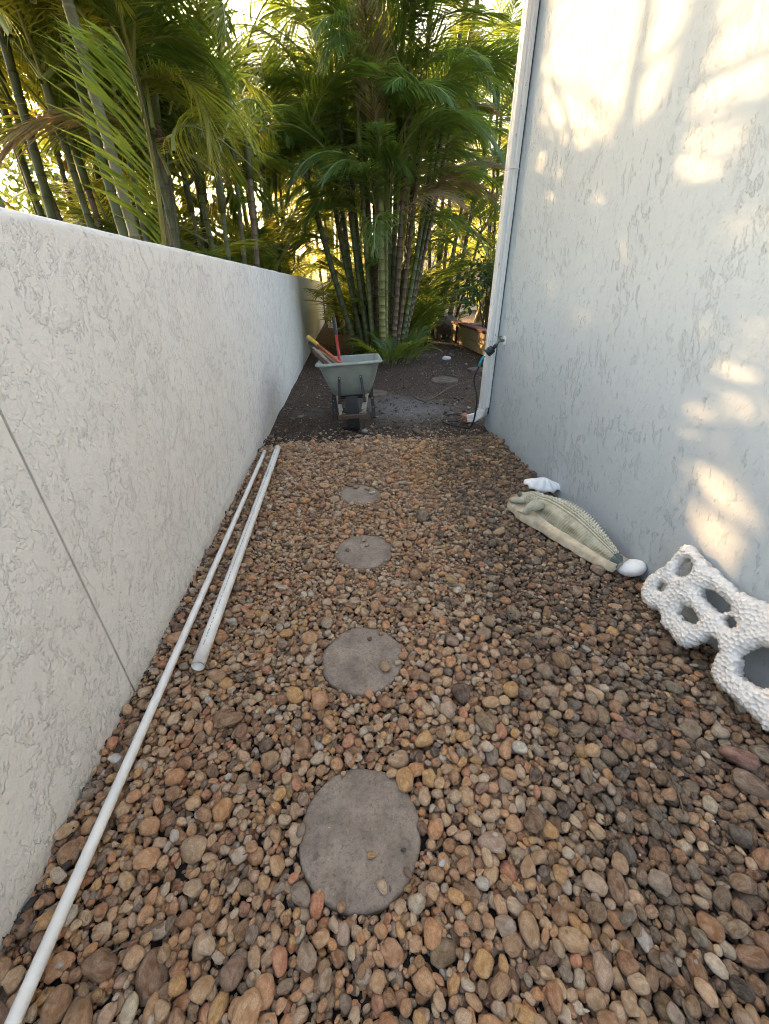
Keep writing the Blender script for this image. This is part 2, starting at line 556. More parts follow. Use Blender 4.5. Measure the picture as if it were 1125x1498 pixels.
# ------------------------------------------------------------------ garden wall (left)
gw = empty('garden_wall', (-1.07, 5.0, 0), 'long low cream stucco garden wall along the left side', 'wall')
WALL_T = 0.19
def wall_panel(y0, y1, x_in, top, m, ends=(True, True)):
    """a stucco panel with a softly rounded top, slightly wavy"""
    prof = [(x_in, -0.3), (x_in, top - 0.028), (x_in - 0.008, top - 0.010), (x_in - 0.028, top),
            (x_in - WALL_T + 0.028, top), (x_in - WALL_T + 0.008, top - 0.010), (x_in - WALL_T, top - 0.028), (x_in - WALL_T, -0.3)]
    ny = max(2, int((y1 - y0) / 0.12))
    V, F = [], []
    for j in range(ny + 1):
        y = y0 + (y1 - y0) * j / ny
        for (x, z) in prof:
            w = 0.006 * fbm(y, z, 1.3, 2, 4.0)
            V.append((x + w, y, z + (0.006 * fbm(y, 0, 1.1, 3, 8.0) + 0.0025 * fbm(y, x, 7.0, 2, 2.0) if z > 1 else 0)))
    k = len(prof)
    for j in range(ny):
        for i in range(k - 1):
            F.append((j * k + i, (j + 1) * k + i, (j + 1) * k + i + 1, j * k + i + 1))
    mb = MB().add(V, F)
    mb.add(V[:k], [tuple(range(k))])
    mb.add(V[-k:], [tuple(range(k))[::-1]])
    return mb
for (y0, y1, xi, tp) in ((-3.2, 1.204, XL, 1.712), (1.214, 12.2, XL, 1.712), (12.21, 25.0, XL - 0.05, 1.735)):
    wall_panel(y0, y1, xi, tp, M_WALL_L).build('wall_panel', M_WALL_L, gw, True)
MB().box((XL - WALL_T / 2, 1.209, 0.70), (WALL_T - 0.012, 0.0102, 1.98)).build('control_joint', simple('joint_filler', (0.42, 0.40, 0.37), 0.9, 0.2, 30), gw)

# ------------------------------------------------------------------ house (right)
hs = empty('house', (5.0, 0.0, 0), 'pale stucco house wall rising on the right with downspout at its corner', 'house')
HY1, HY0, HT = 4.80, -6.0, 4.25
MB().box(((XR + 9.0) / 2, (HY0 + HY1) / 2, (HT - 0.3) / 2), (9.0 - XR, HY1 - HY0, HT + 0.3), bev=0.012).build('wall', M_WALL_R, hs)
MB().box(((XR + 9.0) / 2, (HY0 + HY1) / 2, HT + 0.04), (9.0 - XR + 0.6, HY1 - HY0 + 0.6, 0.07)).build('soffit', M_TRIM, hs)
x0, x1, y0, y1 = XR - 0.34, 9.34, HY0 - 0.34, HY1 + 0.34
MB().add([(x0, y0, HT + .08), (x1, y0, HT + .08), (x1, y1, HT + .08), (x0, y1, HT + .08), (5.3, y0 + 3.6, HT + 1.6), (5.3, y1 - 3.6, HT + 1.6)],
         [(0, 1, 4), (1, 2, 5, 4), (2, 3, 5), (3, 0, 4, 5), (3, 2, 1, 0)]).build('roof', M_ROOF, hs)
MB().box((x0 - 0.045, (y0 + y1) / 2, HT + 0.06), (0.09, y1 - y0, 0.11), bev=0.01).build('gutter', M_TRIM, hs)
# downspout: ribbed rectangular pipe standing off the wall on a dark gap
ds_y0, ds_y1, ds_x0, ds_x1 = 4.655, 4.775, 1.572, 1.668
ds = MB()
prof = []
def rect_ring(cx, cy, hx, hy, groove=0.006):
    """rectangle with a shallow fluting on each face (plan view)"""
    pts = []
    for (ax, ay, bx, by) in ((-1, -1, 1, -1), (1, -1, 1, 1), (1, 1, -1, 1), (-1, 1, -1, -1)):
        nxn, nyn = (by - ay) / 2, -(bx - ax) / 2
        for t, g in ((0.05, 0), (0.36, 0), (0.44, groove), (0.56, groove), (0.64, 0), (0.95, 0)):
            pts.append((cx + (ax + (bx - ax) * t) * hx - nxn * g, cy + (ay + (by - ay) * t) * hy - nyn * g))
    return pts
rr = rect_ring((ds_x0 + ds_x1) / 2, (ds_y0 + ds_y1) / 2, (ds_x1 - ds_x0) / 2, (ds_y1 - ds_y0) / 2)
zs = [0.235, 1.25, 2.3, 3.3, HT + 0.02]
V = [(x, y, z) for z in zs for (x, y) in rr]
k = len(rr)
F = [(i * k + j, i * k + (j + 1) % k, (i + 1) * k + (j + 1) % k, (i + 1) * k + j) for i in range(len(zs) - 1) for j in range(k)]
dsp = MB().add(V, F).build('downspout', M_SPOUT, hs)
# elbow: crimped bend kicking out from the wall
bend = MB()
V, F = [], []
cx, cy = (ds_x0 + ds_x1) / 2, (ds_y0 + ds_y1) / 2
nb = 34
dirv = Vector((-0.62, 0.78, 0)).normalized()
pts = smooth_curve([(cx, cy, 0.25), (cx, cy, 0.20), (cx + dirv.x * 0.03, cy + dirv.y * 0.03, 0.135), (cx + dirv.x * 0.10, cy + dirv.y * 0.10, 0.082), (cx + dirv.x * 0.19, cy + dirv.y * 0.19, 0.055)], nb)
for i, p in enumerate(pts):
    t = (pts[min(i + 1, nb - 1)] - pts[max(i - 1, 0)]).normalized()
    side = dirv.cross(Vector((0, 0, 1))).normalized()
    upv = side.cross(t).normalized()
    cr = 1.0 + (0.15 if (i % 3 == 0 and 6 < i < nb - 8) else 0)
    for (dx, dy) in rect_ring(0, 0, 0.052 * cr, 0.046 * cr, 0.003):
        V.append((p + side * dx + upv * dy)[:])
F = [(i * k + j, i * k + (j + 1) % k, (i + 1) * k + (j + 1) % k, (i + 1) * k + j) for i in range(nb - 1) for j in range(k)]
bend.add(V, F).build('elbow', M_SPOUT, dsp)
for z in (0.98, 2.45):
    MB().box((cx + 0.006, cy, z), (0.108, 0.134, 0.004)).build('joint_band', M_SPOUT, dsp)
MB().box((1.6745, cy, HT / 2), (0.012, 0.075, HT - 0.3)).build('gap_shade_strip', M_DARKGAP, dsp)  # dark strip standing in for the shadow in the gap behind the pipe
# spigot
spg = MB().box((1.672, 4.45, 1.0), (0.012, 0.075, 0.085), bev=0.004).build('spigot', M_OFFWHITE, hs)
MB().tube([(1.672, 4.45, 1.0), (1.62, 4.45, 1.0), (1.60, 4.45, 0.99), (1.588, 4.45, 0.965), (1.583, 4.45, 0.945)], [0.012, 0.014, 0.015, 0.014, 0.016], 10).build('valve_body', M_BRASS, spg, True)
MB().tube([(1.622, 4.45, 1.0), (1.612, 4.45, 1.035)], [0.009, 0.006], 8).tube([(1.612, 4.425, 1.038), (1.612, 4.475, 1.038)], 0.006, 6).tube([(1.587, 4.45, 1.036), (1.637, 4.45, 1.040)], 0.006, 6).build('tap_handle', M_BRASS, spg, True)

# ------------------------------------------------------------------ stepping stones
PAVERS = []   # (x, y, r, z_top)
def stepping_stone(x, y, r, z, seed, label, grp, bury=0.0, irregular=0.012, m=None):
    n, rings = 56, [0.0, 0.25, 0.5, 0.72, 0.88, 0.955, 0.988, 1.0, 1.0]
    V, F = [(0, 0, 0)], []
    for j, q in enumerate(rings[1:]):
        for i in range(n):
            a = 2 * math.pi * i / n
            rr_ = r * q * (1 + irregular * fbm(math.cos(a), math.sin(a), 1.6, 3, seed) * 2 + (0.006 * fbm(math.cos(a), math.sin(a), 9, 2, seed) if q > 0.9 else 0))
            zz = {0.988: -0.006, 1.0: -0.016}.get(q, -0.001 if q < 0.95 else -0.002)
            if j == len(rings) - 2:
                zz = -0.05
            zz += 0.0022 * fbm(rr_ * math.cos(a), rr_ * math.sin(a), 12, 3, seed) + bury * (rr_ * math.cos(a + seed)) / r
            V.append((rr_ * math.cos(a), rr_ * math.sin(a), zz))
    for i in range(n):
        F.append((0, 1 + i, 1 + (i + 1) % n))
    for j in range(len(rings) - 2):
        for i in range(n):
            a, b = 1 + j * n + i, 1 + j * n + (i + 1) % n
            F.append((a, a + n, b + n, b))
    o = obj('stepping_stone', mesh('stepping_stone', V, F, m or M_PAVER, True), None, (x, y, z), label=label, category='stepping stone', group=grp)
    PAVERS.append((x, y, r, z))
    return o
G1 = 'round stepping stones in the gravel'
stepping_stone(-0.03, 0.615, 0.193, -0.004, 1.0, 'largest round concrete stepping stone, nearest the camera in the gravel', G1)
stepping_stone(0.005, 1.30, 0.192, -0.006, 2.0, 'round concrete stepping stone with one tan pebble resting on it, second nearest', G1)
stepping_stone(0.05, 2.17, 0.192, -0.008, 3.0, 'round concrete stepping stone with two tiny pebbles, third along the gravel path', G1)
stepping_stone(0.055, 3.00, 0.178, -0.012, 4.0, 'smallest round stepping stone half covered by gravel near the soil edge', G1, 0.0, 0.05)
G2 = 'stepping stones half buried in the soil'
stepping_stone(0.42, 6.62, 0.20, 0.005, 5.0, 'sand dusted round stepping stone in the soil right of the wheelbarrow', G2, 0.006, 0.04, M_PAVER_D)
stepping_stone(1.78, 7.55, 0.26, 0.004, 6.0, 'bare brown round stepping stone in the soil in front of palm shoots', G2, 0.008, 0.04, M_PAVER_D)
stepping_stone(2.72, 8.55, 0.22, 0.006, 7.0, 'stepping stone in the soil partly hidden behind the downspout', G2, 0.008, 0.04, M_PAVER_D)

# ------------------------------------------------------------------ gravel
def pebble_mesh(i, sub=2):
    r = np.random.default_rng(100 + i)
    bm = bmesh.new()
    bmesh.ops.create_icosphere(bm, subdivisions=sub, radius=1.0)
    cuts = []
    for _ in range(r.integers(2, 8) if i % 3 else r.integers(9, 15)):
        d = r.normal(size=3)
        d /= np.linalg.norm(d)
        cuts.append((d, r.uniform(0.58, 0.92)))
    seed = r.uniform(0, 50)
    pw = r.uniform(0.82, 1.0)
    for v in bm.verts:
        p = np.array(v.co)
        p = np.sign(p) * np.abs(p) ** pw
        for d, h in cuts:
            e = p.dot(d) - h
            if e > 0:
                p = p - d * e * (0.82 if i % 3 else 0.95)
        nn = mnoise.fractal(Vector(p * 1.1) + Vector((seed, seed, seed)), 0.8, 2.0, 3)
        p = p * (1 + 0.14 * nn)
        v.co = Vector(p)
    v = np.array([q.co[:] for q in bm.verts])
    f = [[q.index for q in g.verts] for g in bm.faces]
    bm.free()
    v -= (v.max(0) + v.min(0)) / 2
    v /= (v.max(0) - v.min(0)) / 2
    return v, f
NPEB = 26
PV = [pebble_mesh(i) for i in range(NPEB)]
peb_col = bpy.data.collections.new('pebble_sources')   # not linked to the scene: instance sources only
for i, (v, f) in enumerate(PV):
    peb_col.objects.link(bpy.data.objects.new('pebble_source_%02d' % i, mesh('pebble_source', v, f, M_PEB_I, True)))
PEB_OBJ_ME = [mesh('pebble', v, f, M_PEB_O, True) for (v, f) in PV]

def gn_scatter(name, pts, rot, scl, idx, col, coll, parent=None, **props):
    me = bpy.data.meshes.new(name)
    me.from_pydata([tuple(p) for p in pts], [], [])
    for nm, ty, arr in (('rot', 'FLOAT_VECTOR', rot), ('scl', 'FLOAT_VECTOR', scl)):
        a = me.attributes.new(nm, ty, 'POINT')
        a.data.foreach_set('vector', np.asarray(arr, dtype=np.float32).ravel())
    a = me.attributes.new('idx', 'INT', 'POINT')
    a.data.foreach_set('value', np.asarray(idx, dtype=np.int32))
    a = me.attributes.new('pcol', 'FLOAT_COLOR', 'POINT')
    a.data.foreach_set('color', np.concatenate([np.asarray(col), np.ones((len(col), 1))], 1).astype(np.float32).ravel())
    o = obj(name, me, parent, **props)
    g = bpy.data.node_groups.new(name + '_scatter', 'GeometryNodeTree')
    g.interface.new_socket('Geometry', in_out='INPUT', socket_type='NodeSocketGeometry')
    g.interface.new_socket('Geometry', in_out='OUTPUT', socket_type='NodeSocketGeometry')
    gi, go = g.nodes.new('NodeGroupInput'), g.nodes.new('NodeGroupOutput')
    iop = g.nodes.new('GeometryNodeInstanceOnPoints')
    ci = g.nodes.new('GeometryNodeCollectionInfo')
    ci.inputs['Collection'].default_value = coll
    ci.inputs['Separate Children'].default_value = True
    ci.inputs['Reset Children'].default_value = True
    def na(nm, ty):
        n = g.nodes.new('GeometryNodeInputNamedAttribute')
        n.data_type = ty
        n.inputs['Name'].default_value = nm
        return n.outputs['Attribute']
    e2r = g.nodes.new('FunctionNodeEulerToRotation')
    g.links.new(na('rot', 'FLOAT_VECTOR'), e2r.inputs[0])
    g.links.new(gi.outputs[0], iop.inputs['Points'])
    g.links.new(ci.outputs[0], iop.inputs['Instance'])
    iop.inputs['Pick Instance'].default_value = True
    g.links.new(na('idx', 'INT'), iop.inputs['Instance Index'])
    g.links.new(e2r.outputs[0], iop.inputs['Rotation'])
    g.links.new(na('scl', 'FLOAT_VECTOR'), iop.inputs['Scale'])
    g.links.new(iop.outputs[0], go.inputs[0])
    md = o.modifiers.new('scatter', 'NODES')
    md.node_group = g
    return o

PAL = np.array([(0.62, 0.40, 0.23), (0.52, 0.30, 0.16), (0.70, 0.49, 0.31), (0.36, 0.20, 0.11), (0.76, 0.58, 0.40),
                (0.50, 0.255, 0.12), (0.64, 0.375, 0.16), (0.82, 0.69, 0.53), (0.44, 0.345, 0.265), (0.30, 0.22, 0.165),
                (0.40, 0.185, 0.105), (0.17, 0.105, 0.07), (0.84, 0.78, 0.69), (0.58, 0.42, 0.29)])
PALW = np.array([15, 14, 13, 11, 9, 8, 7, 5, 4, 3, 5, 4, 1.5, 8.0])
PALW /= PALW.sum()
def lay_gravel():
    r = np.random.default_rng(21)
    X0, X1, Y0, Y1, RES = XL - 0.02, XR + 0.02, -0.3, 4.95, 0.005
    nx_, ny_ = int((X1 - X0) / RES), int((Y1 - Y0) / RES)
    H = np.full((ny_, nx_), -0.045)
    ys = Y0 + (np.arange(ny_) + 0.5) * RES
    xs = X0 + (np.arange(nx_) + 0.5) * RES
    XX, YY = np.meshgrid(xs, ys)
    EY = np.array([edge_y(x) for x in xs])
    H[YY > EY[None, :] + 0.05] = 9.0
    for (px, py, pr, pz) in PAVERS[:4]:
        H[(XX - px) ** 2 + (YY - py) ** 2 < (pr - 0.004) ** 2] = pz
        H[(XX - px) ** 2 + (YY - py) ** 2 < (pr - 0.05) ** 2] = 5.0
    out = []
    # thin places where the soil shows between the stones
    thin = [(0.88, 1.78, 0.10), (1.12, 1.30, 0.13), (0.95, 1.95, 0.08), (1.30, 1.10, 0.10), (0.75, 1.45, 0.07), (1.38, 1.62, 0.09), (1.5, 0.62, 0.1), (1.22, 1.5, 0.07)]
    target = 58000
    for it in range(target):
        u = r.random()
        big = r.random()
        a = 0.5 * float(np.clip(np.exp(r.normal(math.log(0.0205), 0.47)), 0.0095, 0.085))
        if big > 0.988:
            a *= 1.7
        b = a * r.uniform(0.60, 0.92)
        c = b * r.uniform(0.55, 0.95)
        yaw = r.uniform(0, math.pi)
        cs, sn = math.cos(yaw), math.sin(yaw)
        R = int(a / RES) + 1
        g = np.arange(-R, R + 1) * RES
        GX, GY = np.meshgrid(g, g)
        q = ((GX * cs + GY * sn) / a) ** 2 + ((-GX * sn + GY * cs) / b) ** 2
        inside = q < 1.0
        prof_ = np.where(inside, c * np.sqrt(np.clip(1 - q, 0, 1)), 0)
        best = None
        for k_ in range(5):
            ix = int(r.integers(R, nx_ - R - 1))
            # a little denser toward the camera, where the stones are seen largest
            iy = int(R + (ny_ - 2 * R - 1) * r.random())
            if a > 0.015 and u < 0.6 and k_ < 4:
                iy = int(R + (ny_ - 2 * R - 1) * 0.32 * r.random())
                if u < 0.4:
                    ix = int(nx_ * 0.45 + (nx_ * 0.55 - R - 2) * r.random())
            P_ = H[iy - R:iy + R + 1, ix - R:ix + R + 1]
            if P_[R, R] > 1.0 or any((xs[ix] - q_[0]) ** 2 + (ys[iy] - q_[1]) ** 2 < (q_[2] - 0.016 + (0.6 * a if a > 0.013 else 0)) ** 2 for q_ in PAVERS[:4]):
                continue
            hh = (P_ + prof_ * 0.85)[inside]
            hh = hh[hh < 1.0]
            if len(hh) < 0.72 * inside.sum():
                continue
            z = np.partition(hh, int(len(hh) * 0.82))[int(len(hh) * 0.82)]
            px, py = xs[ix], ys[iy]
            cost = z
            for (tx, ty, tr) in thin:
                if (px - tx) ** 2 + (py - ty) ** 2 < tr * tr * (0.5 + r.random()):
                    cost += 0.010
            # the bed tapers out at the soil edge
            cost += 0.03 * max(0, 1 - (EY[ix] - py) / 0.15)
            if best is None or cost < best[0]:
                best = (cost, z, ix, iy, P_)
        if best is None or best[0] > 0.022:
            continue
        cost, z, ix, iy, P_ = best
        # tilt to the bed under it
        gyv, gxv = np.gradient(np.where(P_ > 1, np.nan, P_), RES)
        sx_, sy_ = np.nanmean(gxv[inside]), np.nanmean(gyv[inside])
        sx_ = 0 if np.isnan(sx_) else float(np.clip(sx_, -0.6, 0.6))
        sy_ = 0 if np.isnan(sy_) else float(np.clip(sy_, -0.6, 0.6))
        top = np.where(inside, z + prof_, -9)
        H[iy - R:iy + R + 1, ix - R:ix + R + 1] = np.maximum(P_, top)
        nrm = Vector((-sx_ * 0.8 + r.normal() * 0.13, -sy_ * 0.8 + r.normal() * 0.13, 1)).normalized()
        rot = (nrm.to_track_quat('Z', 'Y').to_matrix() @ Matrix.Rotation(yaw, 3, 'Z')) if False else (Vector((0, 0, 1)).rotation_difference(nrm).to_matrix() @ Matrix.Rotation(yaw, 3, 'Z'))
        if r.random() < 0.5:
            rot = rot @ Matrix.Rotation(math.pi, 3, 'X')
        out.append((xs[ix], ys[iy], z, *rot.to_euler(), a, b, c))
    return np.array(out), H, (X0, Y0, RES)
GRAVEL, GH, GHP = lay_gravel()
def gravel_top(x, y, rad=0.03):
    i, j, k_ = int((x - GHP[0]) / GHP[2]), int((y - GHP[1]) / GHP[2]), max(1, int(rad / GHP[2]))
    a = GH[max(0, j - k_):j + k_ + 1, max(0, i - k_):i + k_ + 1]
    a = a[a < 1]
    return float(np.percentile(a, 70)) if len(a) else 0.0
print('pebbles', len(GRAVEL), 'mean top', float(GH[GH < 1].mean()))
r_ = np.random.default_rng(5)
gcol = PAL[r_.choice(len(PAL), len(GRAVEL), p=PALW)] * np.clip(np.exp(r_.normal(0.42, 0.42, (len(GRAVEL), 1))), 0.42, 2.3) * r_.uniform(0.975, 1.025, (len(GRAVEL), 3))
# house-side stones darkened: damp and soil stains, plus weaker bounced light in the colour
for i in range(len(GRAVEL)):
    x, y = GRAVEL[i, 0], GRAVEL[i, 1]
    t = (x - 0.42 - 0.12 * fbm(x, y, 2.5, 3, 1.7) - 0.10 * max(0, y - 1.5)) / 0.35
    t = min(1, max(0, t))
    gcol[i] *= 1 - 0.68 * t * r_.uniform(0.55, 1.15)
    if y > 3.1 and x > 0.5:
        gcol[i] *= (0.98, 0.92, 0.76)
for i in range(len(GRAVEL)):
    if GRAVEL[i, 6] > 0.030 and gcol[i].min() > 0.42:
        gcol[i] = PAL[int(r_.integers(0, 4))]
gm_ = gcol.mean(1, keepdims=True)
gcol = np.clip(gm_ + (gcol - gm_) * 1.07, 0.01, None)
gcol *= np.minimum(1.0, 0.86 / gcol.max(1))[:, None]
gidx = r_.integers(0, NPEB, len(GRAVEL))
# projected size in the photograph decides which stones are objects of their own
camM = cam.matrix_world.inverted()
def px_of(p):
    q = camM @ Vector(p)
    return (562.5 + q.x * 584.38 / -q.z, 749 - q.y * 584.38 / -q.z, -q.z) if q.z < -0.05 else None
size = np.zeros(len(GRAVEL))
for i, g in enumerate(GRAVEL):
    q = px_of(g[:3])
    if q and -10 < q[0] < 1135 and q[1] < 1505 and g[2] > -0.012:
        dist = (Vector(g[:3]) - Vector((0, 0, CAM_H))).length
        size[i] = g[6] * g[7] / dist ** 2 * (1 + 6 * max(0, g[2]))
own = set(np.argsort(-size)[:300].tolist())
gb = obj('gravel_bed', mesh('gravel_bed', [(XL + .002, -0.9, -0.041), (XR - .002, -0.9, -0.041), (XR - .002, 4.40, -0.041), (XL + .002, 4.40, -0.041)], [(0, 1, 2, 3)], M_GAP_SOIL),
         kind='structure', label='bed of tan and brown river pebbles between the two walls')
rest = [i for i in range(len(GRAVEL)) if i not in own]
# stones that have strayed onto the soil
stray = []
for _ in range(260):
    x = r_.uniform(XL + 0.05, XR - 0.05)
    y = edge_y(x) + abs(r_.normal()) * 0.16 + 0.02
    if y > 4.7 and x > 1.5:
        continue
    a = 0.5 * float(np.clip(np.exp(r_.normal(math.log(0.022), 0.45)), 0.01, 0.05))
    stray.append((x, y, ground_z(x, y) + a * 0.3, r_.normal() * 0.2, r_.normal() * 0.2, r_.uniform(0, 6.28), a, a * 0.75, a * 0.5))
n0 = len(GRAVEL)
GRAVEL = np.concatenate([GRAVEL, np.array(stray)])
gcol = np.concatenate([gcol, PAL[r_.choice(len(PAL), len(stray), p=PALW)]])
gidx = np.concatenate([gidx, r_.integers(0, NPEB, len(stray))])
rest += list(range(n0, len(GRAVEL)))
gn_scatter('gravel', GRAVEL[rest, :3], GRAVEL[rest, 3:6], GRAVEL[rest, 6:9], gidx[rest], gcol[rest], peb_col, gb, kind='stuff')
def pebble(p, rot, s, col, i, parent):
    o = obj('pebble', PEB_OBJ_ME[int(i)], parent, tuple(map(float, p)))
    o.rotation_euler = tuple(map(float, rot))
    o.scale = tuple(map(float, s))
    o['pcol'] = [float(x) for x in col]
    return o
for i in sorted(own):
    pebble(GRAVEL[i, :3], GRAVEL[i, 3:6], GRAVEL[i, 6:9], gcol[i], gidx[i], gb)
# a few stones that stand out by size
for (x, y, s3, c, yw) in ((1.335, 0.70, (0.062, 0.036, 0.030), (0.36, 0.17, 0.12), -0.5), (1.30, 0.615, (0.058, 0.034, 0.028), (0.30, 0.19, 0.13), -0.6), (0.99, 0.82, (0.040, 0.022, 0.02), (0.28, 0.14, 0.12), -0.7),
                          (0.545, 1.80, (0.036, 0.028, 0.022), (0.66, 0.44, 0.20), 0.2), (0.87, 1.90, (0.034, 0.026, 0.02), (0.66, 0.40, 0.18), 0.1), (0.47, 0.92, (0.046, 0.028, 0.026), (0.40, 0.28, 0.17), -0.9), (-0.52, 1.02, (0.044, 0.024, 0.02), (0.42, 0.25, 0.13), 0.3)):
    pebble((x, y, gravel_top(x, y, 0.04) + s3[2] * 0.35), (0.1, 0.1, yw), s3, c, int(abs(x * 1000)) % NPEB, gb)
# a few stones lying on the pavers
for (x, y, z, s, c) in ((0.103, 1.225, 0.018, (0.032, 0.024, 0.015), 0), (0.165, 1.245, 0.012, (0.016, 0.012, 0.008), 4), (0.10, 1.43, 0.012, (0.015, 0.011, 0.008), 5),
                        (0.045, 1.40, 0.010, (0.012, 0.010, 0.007), 11), (0.07, 1.505, 0.010, (0.02, 0.014, 0.009), 2), (0.003, 0.545, 0.013, (0.015, 0.010, 0.007), 6),
                        (0.055, 2.28, 0.010, (0.02, 0.014, 0.009), 0), (0.07, 2.22, 0.010, (0.018, 0.013, 0.008), 0), (-0.06, 2.17, 0.009, (0.014, 0.012, 0.007), 11),
                        (0.03, 3.12, 0.010, (0.035, 0.022, 0.012), 1), (0.12, 3.08, 0.008, (0.03, 0.022, 0.012), 0), (0.155, 3.0, 0.008, (0.026, 0.02, 0.01), 12),
                        (-0.02, 3.16, 0.01, (0.03, 0.024, 0.014), 3), (0.17, 0.45, 0.012, (0.02, 0.017, 0.011), 2), (0.03, 0.47, 0.012, (0.014, 0.02, 0.009), 4)):
    pebble((x, y, z - 0.010), (0.05, 0.08, x * 20), s, PAL[c], int(abs(x * 1000)) % NPEB, gb)

# ------------------------------------------------------------------ soil litter
def chip_sources():
    col = bpy.data.collections.new('litter_sources')
    for i in range(7):
        r = np.random.default_rng(300 + i)
        if i < 4:   # curled leaf / bark flake
            n = 5
            V, F = [], []
            for j in range(n):
                t = j / (n - 1)
                w = math.sin(math.pi * (0.08 + 0.84 * t)) * (0.35 if i % 2 else 0.22)
                z = 0.12 * math.sin(t * 3 + i) + 0.1 * t * (i % 3)
                V += [(t - 0.5, -w, z + 0.06 * r.random()), (t - 0.5, w, z + 0.14 * r.random())]
            F = [(2 * j, 2 * j + 1, 2 * j + 3, 2 * j + 2) for j in range(n - 1)]
            me = mesh('litter', V, F, M_CHIP, True)
        else:       # crumb
            v, f = pebble_mesh(40 + i, 1)
            me = mesh('litter', v * 0.5 * np.array((1, 0.7, 0.5)), f, M_CHIP, True)
        col.objects.link(bpy.data.objects.new('litter_source_%d' % i, me))
    return col
LIT = chip_sources()
def litter():
    r = np.random.default_rng(77)
    P, Ro, S, I, Co = [], [], [], [], []
    cols = np.array([(0.07, 0.05, 0.038), (0.12, 0.085, 0.06), (0.04, 0.03, 0.024), (0.20, 0.15, 0.105), (0.30, 0.25, 0.19), (0.16, 0.10, 0.065), (0.42, 0.39, 0.34)])
    def put(x, y, z, s, flat=0.35, w=(22, 18, 24, 10, 5, 12, 3)):
        w = np.array(w, float) / sum(w)
        P.append((x, y, z + s * 0.12))
        Ro.append((r.normal() * flat, r.normal() * flat, r.uniform(0, 6.28)))
        S.append((s, s * r.uniform(0.6, 1.1), s * r.uniform(0.6, 1)))
        I.append(r.integers(0, 7))
        Co.append(cols[r.choice(7, p=w)] * r.uniform(0.7, 1.3))
    for _ in range(13000):
        y = 4.35 + 9.5 * r.random() ** 1.7
        x = r.uniform(-0.95, 1.7 if y < 4.8 else 3.6)
        if y < edge_y(x) + 0.01:
            continue
        dens = fbm(x, y, 1.3, 3, 5.5)
        if dens < -0.25 and r.random() < 0.7:
            continue
        put(x, y, ground_z(x, y), float(np.exp(r.normal(math.log(0.021), 0.5))), 0.35, (18, 20, 12, 18, 10, 16, 6))
    for _ in range(2600):   # debris caught against the foot of the two walls and between the stones
        y = r.uniform(0.1, 4.5)
        if r.random() < 0.6:
            x = XL + abs(r.normal()) * 0.035 + 0.004
        else:
            x = XR - abs(r.normal()) * 0.035 - 0.004
        put(x, y, gravel_top(min(max(x, XL + 0.02), XR - 0.02), y, 0.012) - 0.012, float(np.exp(r.normal(math.log(0.016), 0.4))), 0.7, (20, 10, 40, 4, 2, 8, 1))
    for _ in range(420):      # dry leaf bits and grit on the stones
        x, y = r.uniform(XL + 0.05, XR - 0.05), r.uniform(0.2, 4.3)
        put(x, y, gravel_top(x, y, 0.01), float(np.exp(r.normal(math.log(0.016), 0.4))), 0.5, (4, 10, 4, 20, 14, 14, 6))
    for (tx, ty, tr) in ((0.88, 1.78, 0.14), (1.12, 1.30, 0.17), (0.95, 1.95, 0.12), (1.30, 1.10, 0.14), (0.75, 1.45, 0.1), (1.38, 1.62, 0.12)):
        for _ in range(260):
            x, y = tx + r.normal() * tr * 0.55, ty + r.normal() * tr * 0.55
            put(x, y, gravel_top(x, y, 0.006) - 0.010, float(np.exp(r.normal(math.log(0.010), 0.35))), 0.7, (20, 6, 60, 1, 0, 4, 0))
    gn_scatter('leaf_litter', P, Ro, S, I, Co, LIT, None, kind='stuff', label='dark crumbs, bark flakes and dry leaf bits strewn over the soil')
litter()

# ------------------------------------------------------------------ palms
# Gaps cut into the foliage to shape the sun patches, given where their light lands on the house wall (y, z, half sizes)
GAPS = [(2.20, 2.01, 0.22, 0.10), (2.21, 2.24, 0.14, 0.10), (2.19, 2.38, 0.10, 0.14), (1.82, 1.49, 0.09, 0.07), (1.84, 1.70, 0.07, 0.08),
        (1.88, 1.30, 0.06, 0.07), (1.61, 1.27, 0.09, 0.15), (1.64, 1.00, 0.12, 0.10), (1.70, 0.92, 0.08, 0.09), (1.49, 0.66, 0.07, 0.08),
        (1.45, 0.46, 0.06, 0.09), (3.12, 1.96, 0.10, 0.05), (2.69, 1.67, 0.10, 0.07), (4.19, 2.40, 0.06, 0.08), (1.97, 1.06, 0.07, 0.06),
        (1.65, 0.19, 0.05, 0.05), (1.33, 0.62, 0.05, 0.08), (3.93, 2.12, 0.07, 0.04), (3.30, 2.12, 0.08, 0.05)]
GAP_POLY = np.array([(4.22, 2.58), (4.30, 2.98), (4.22, 3.3), (4.30, 3.9), (2.2, 3.9), (2.34, 2.60), (2.42, 2.56), (2.60, 2.44), (2.74, 2.31), (3.05, 2.27), (3.30, 2.38), (3.55, 2.34), (3.9, 2.50)])
S_ = np.array(SUN[:])
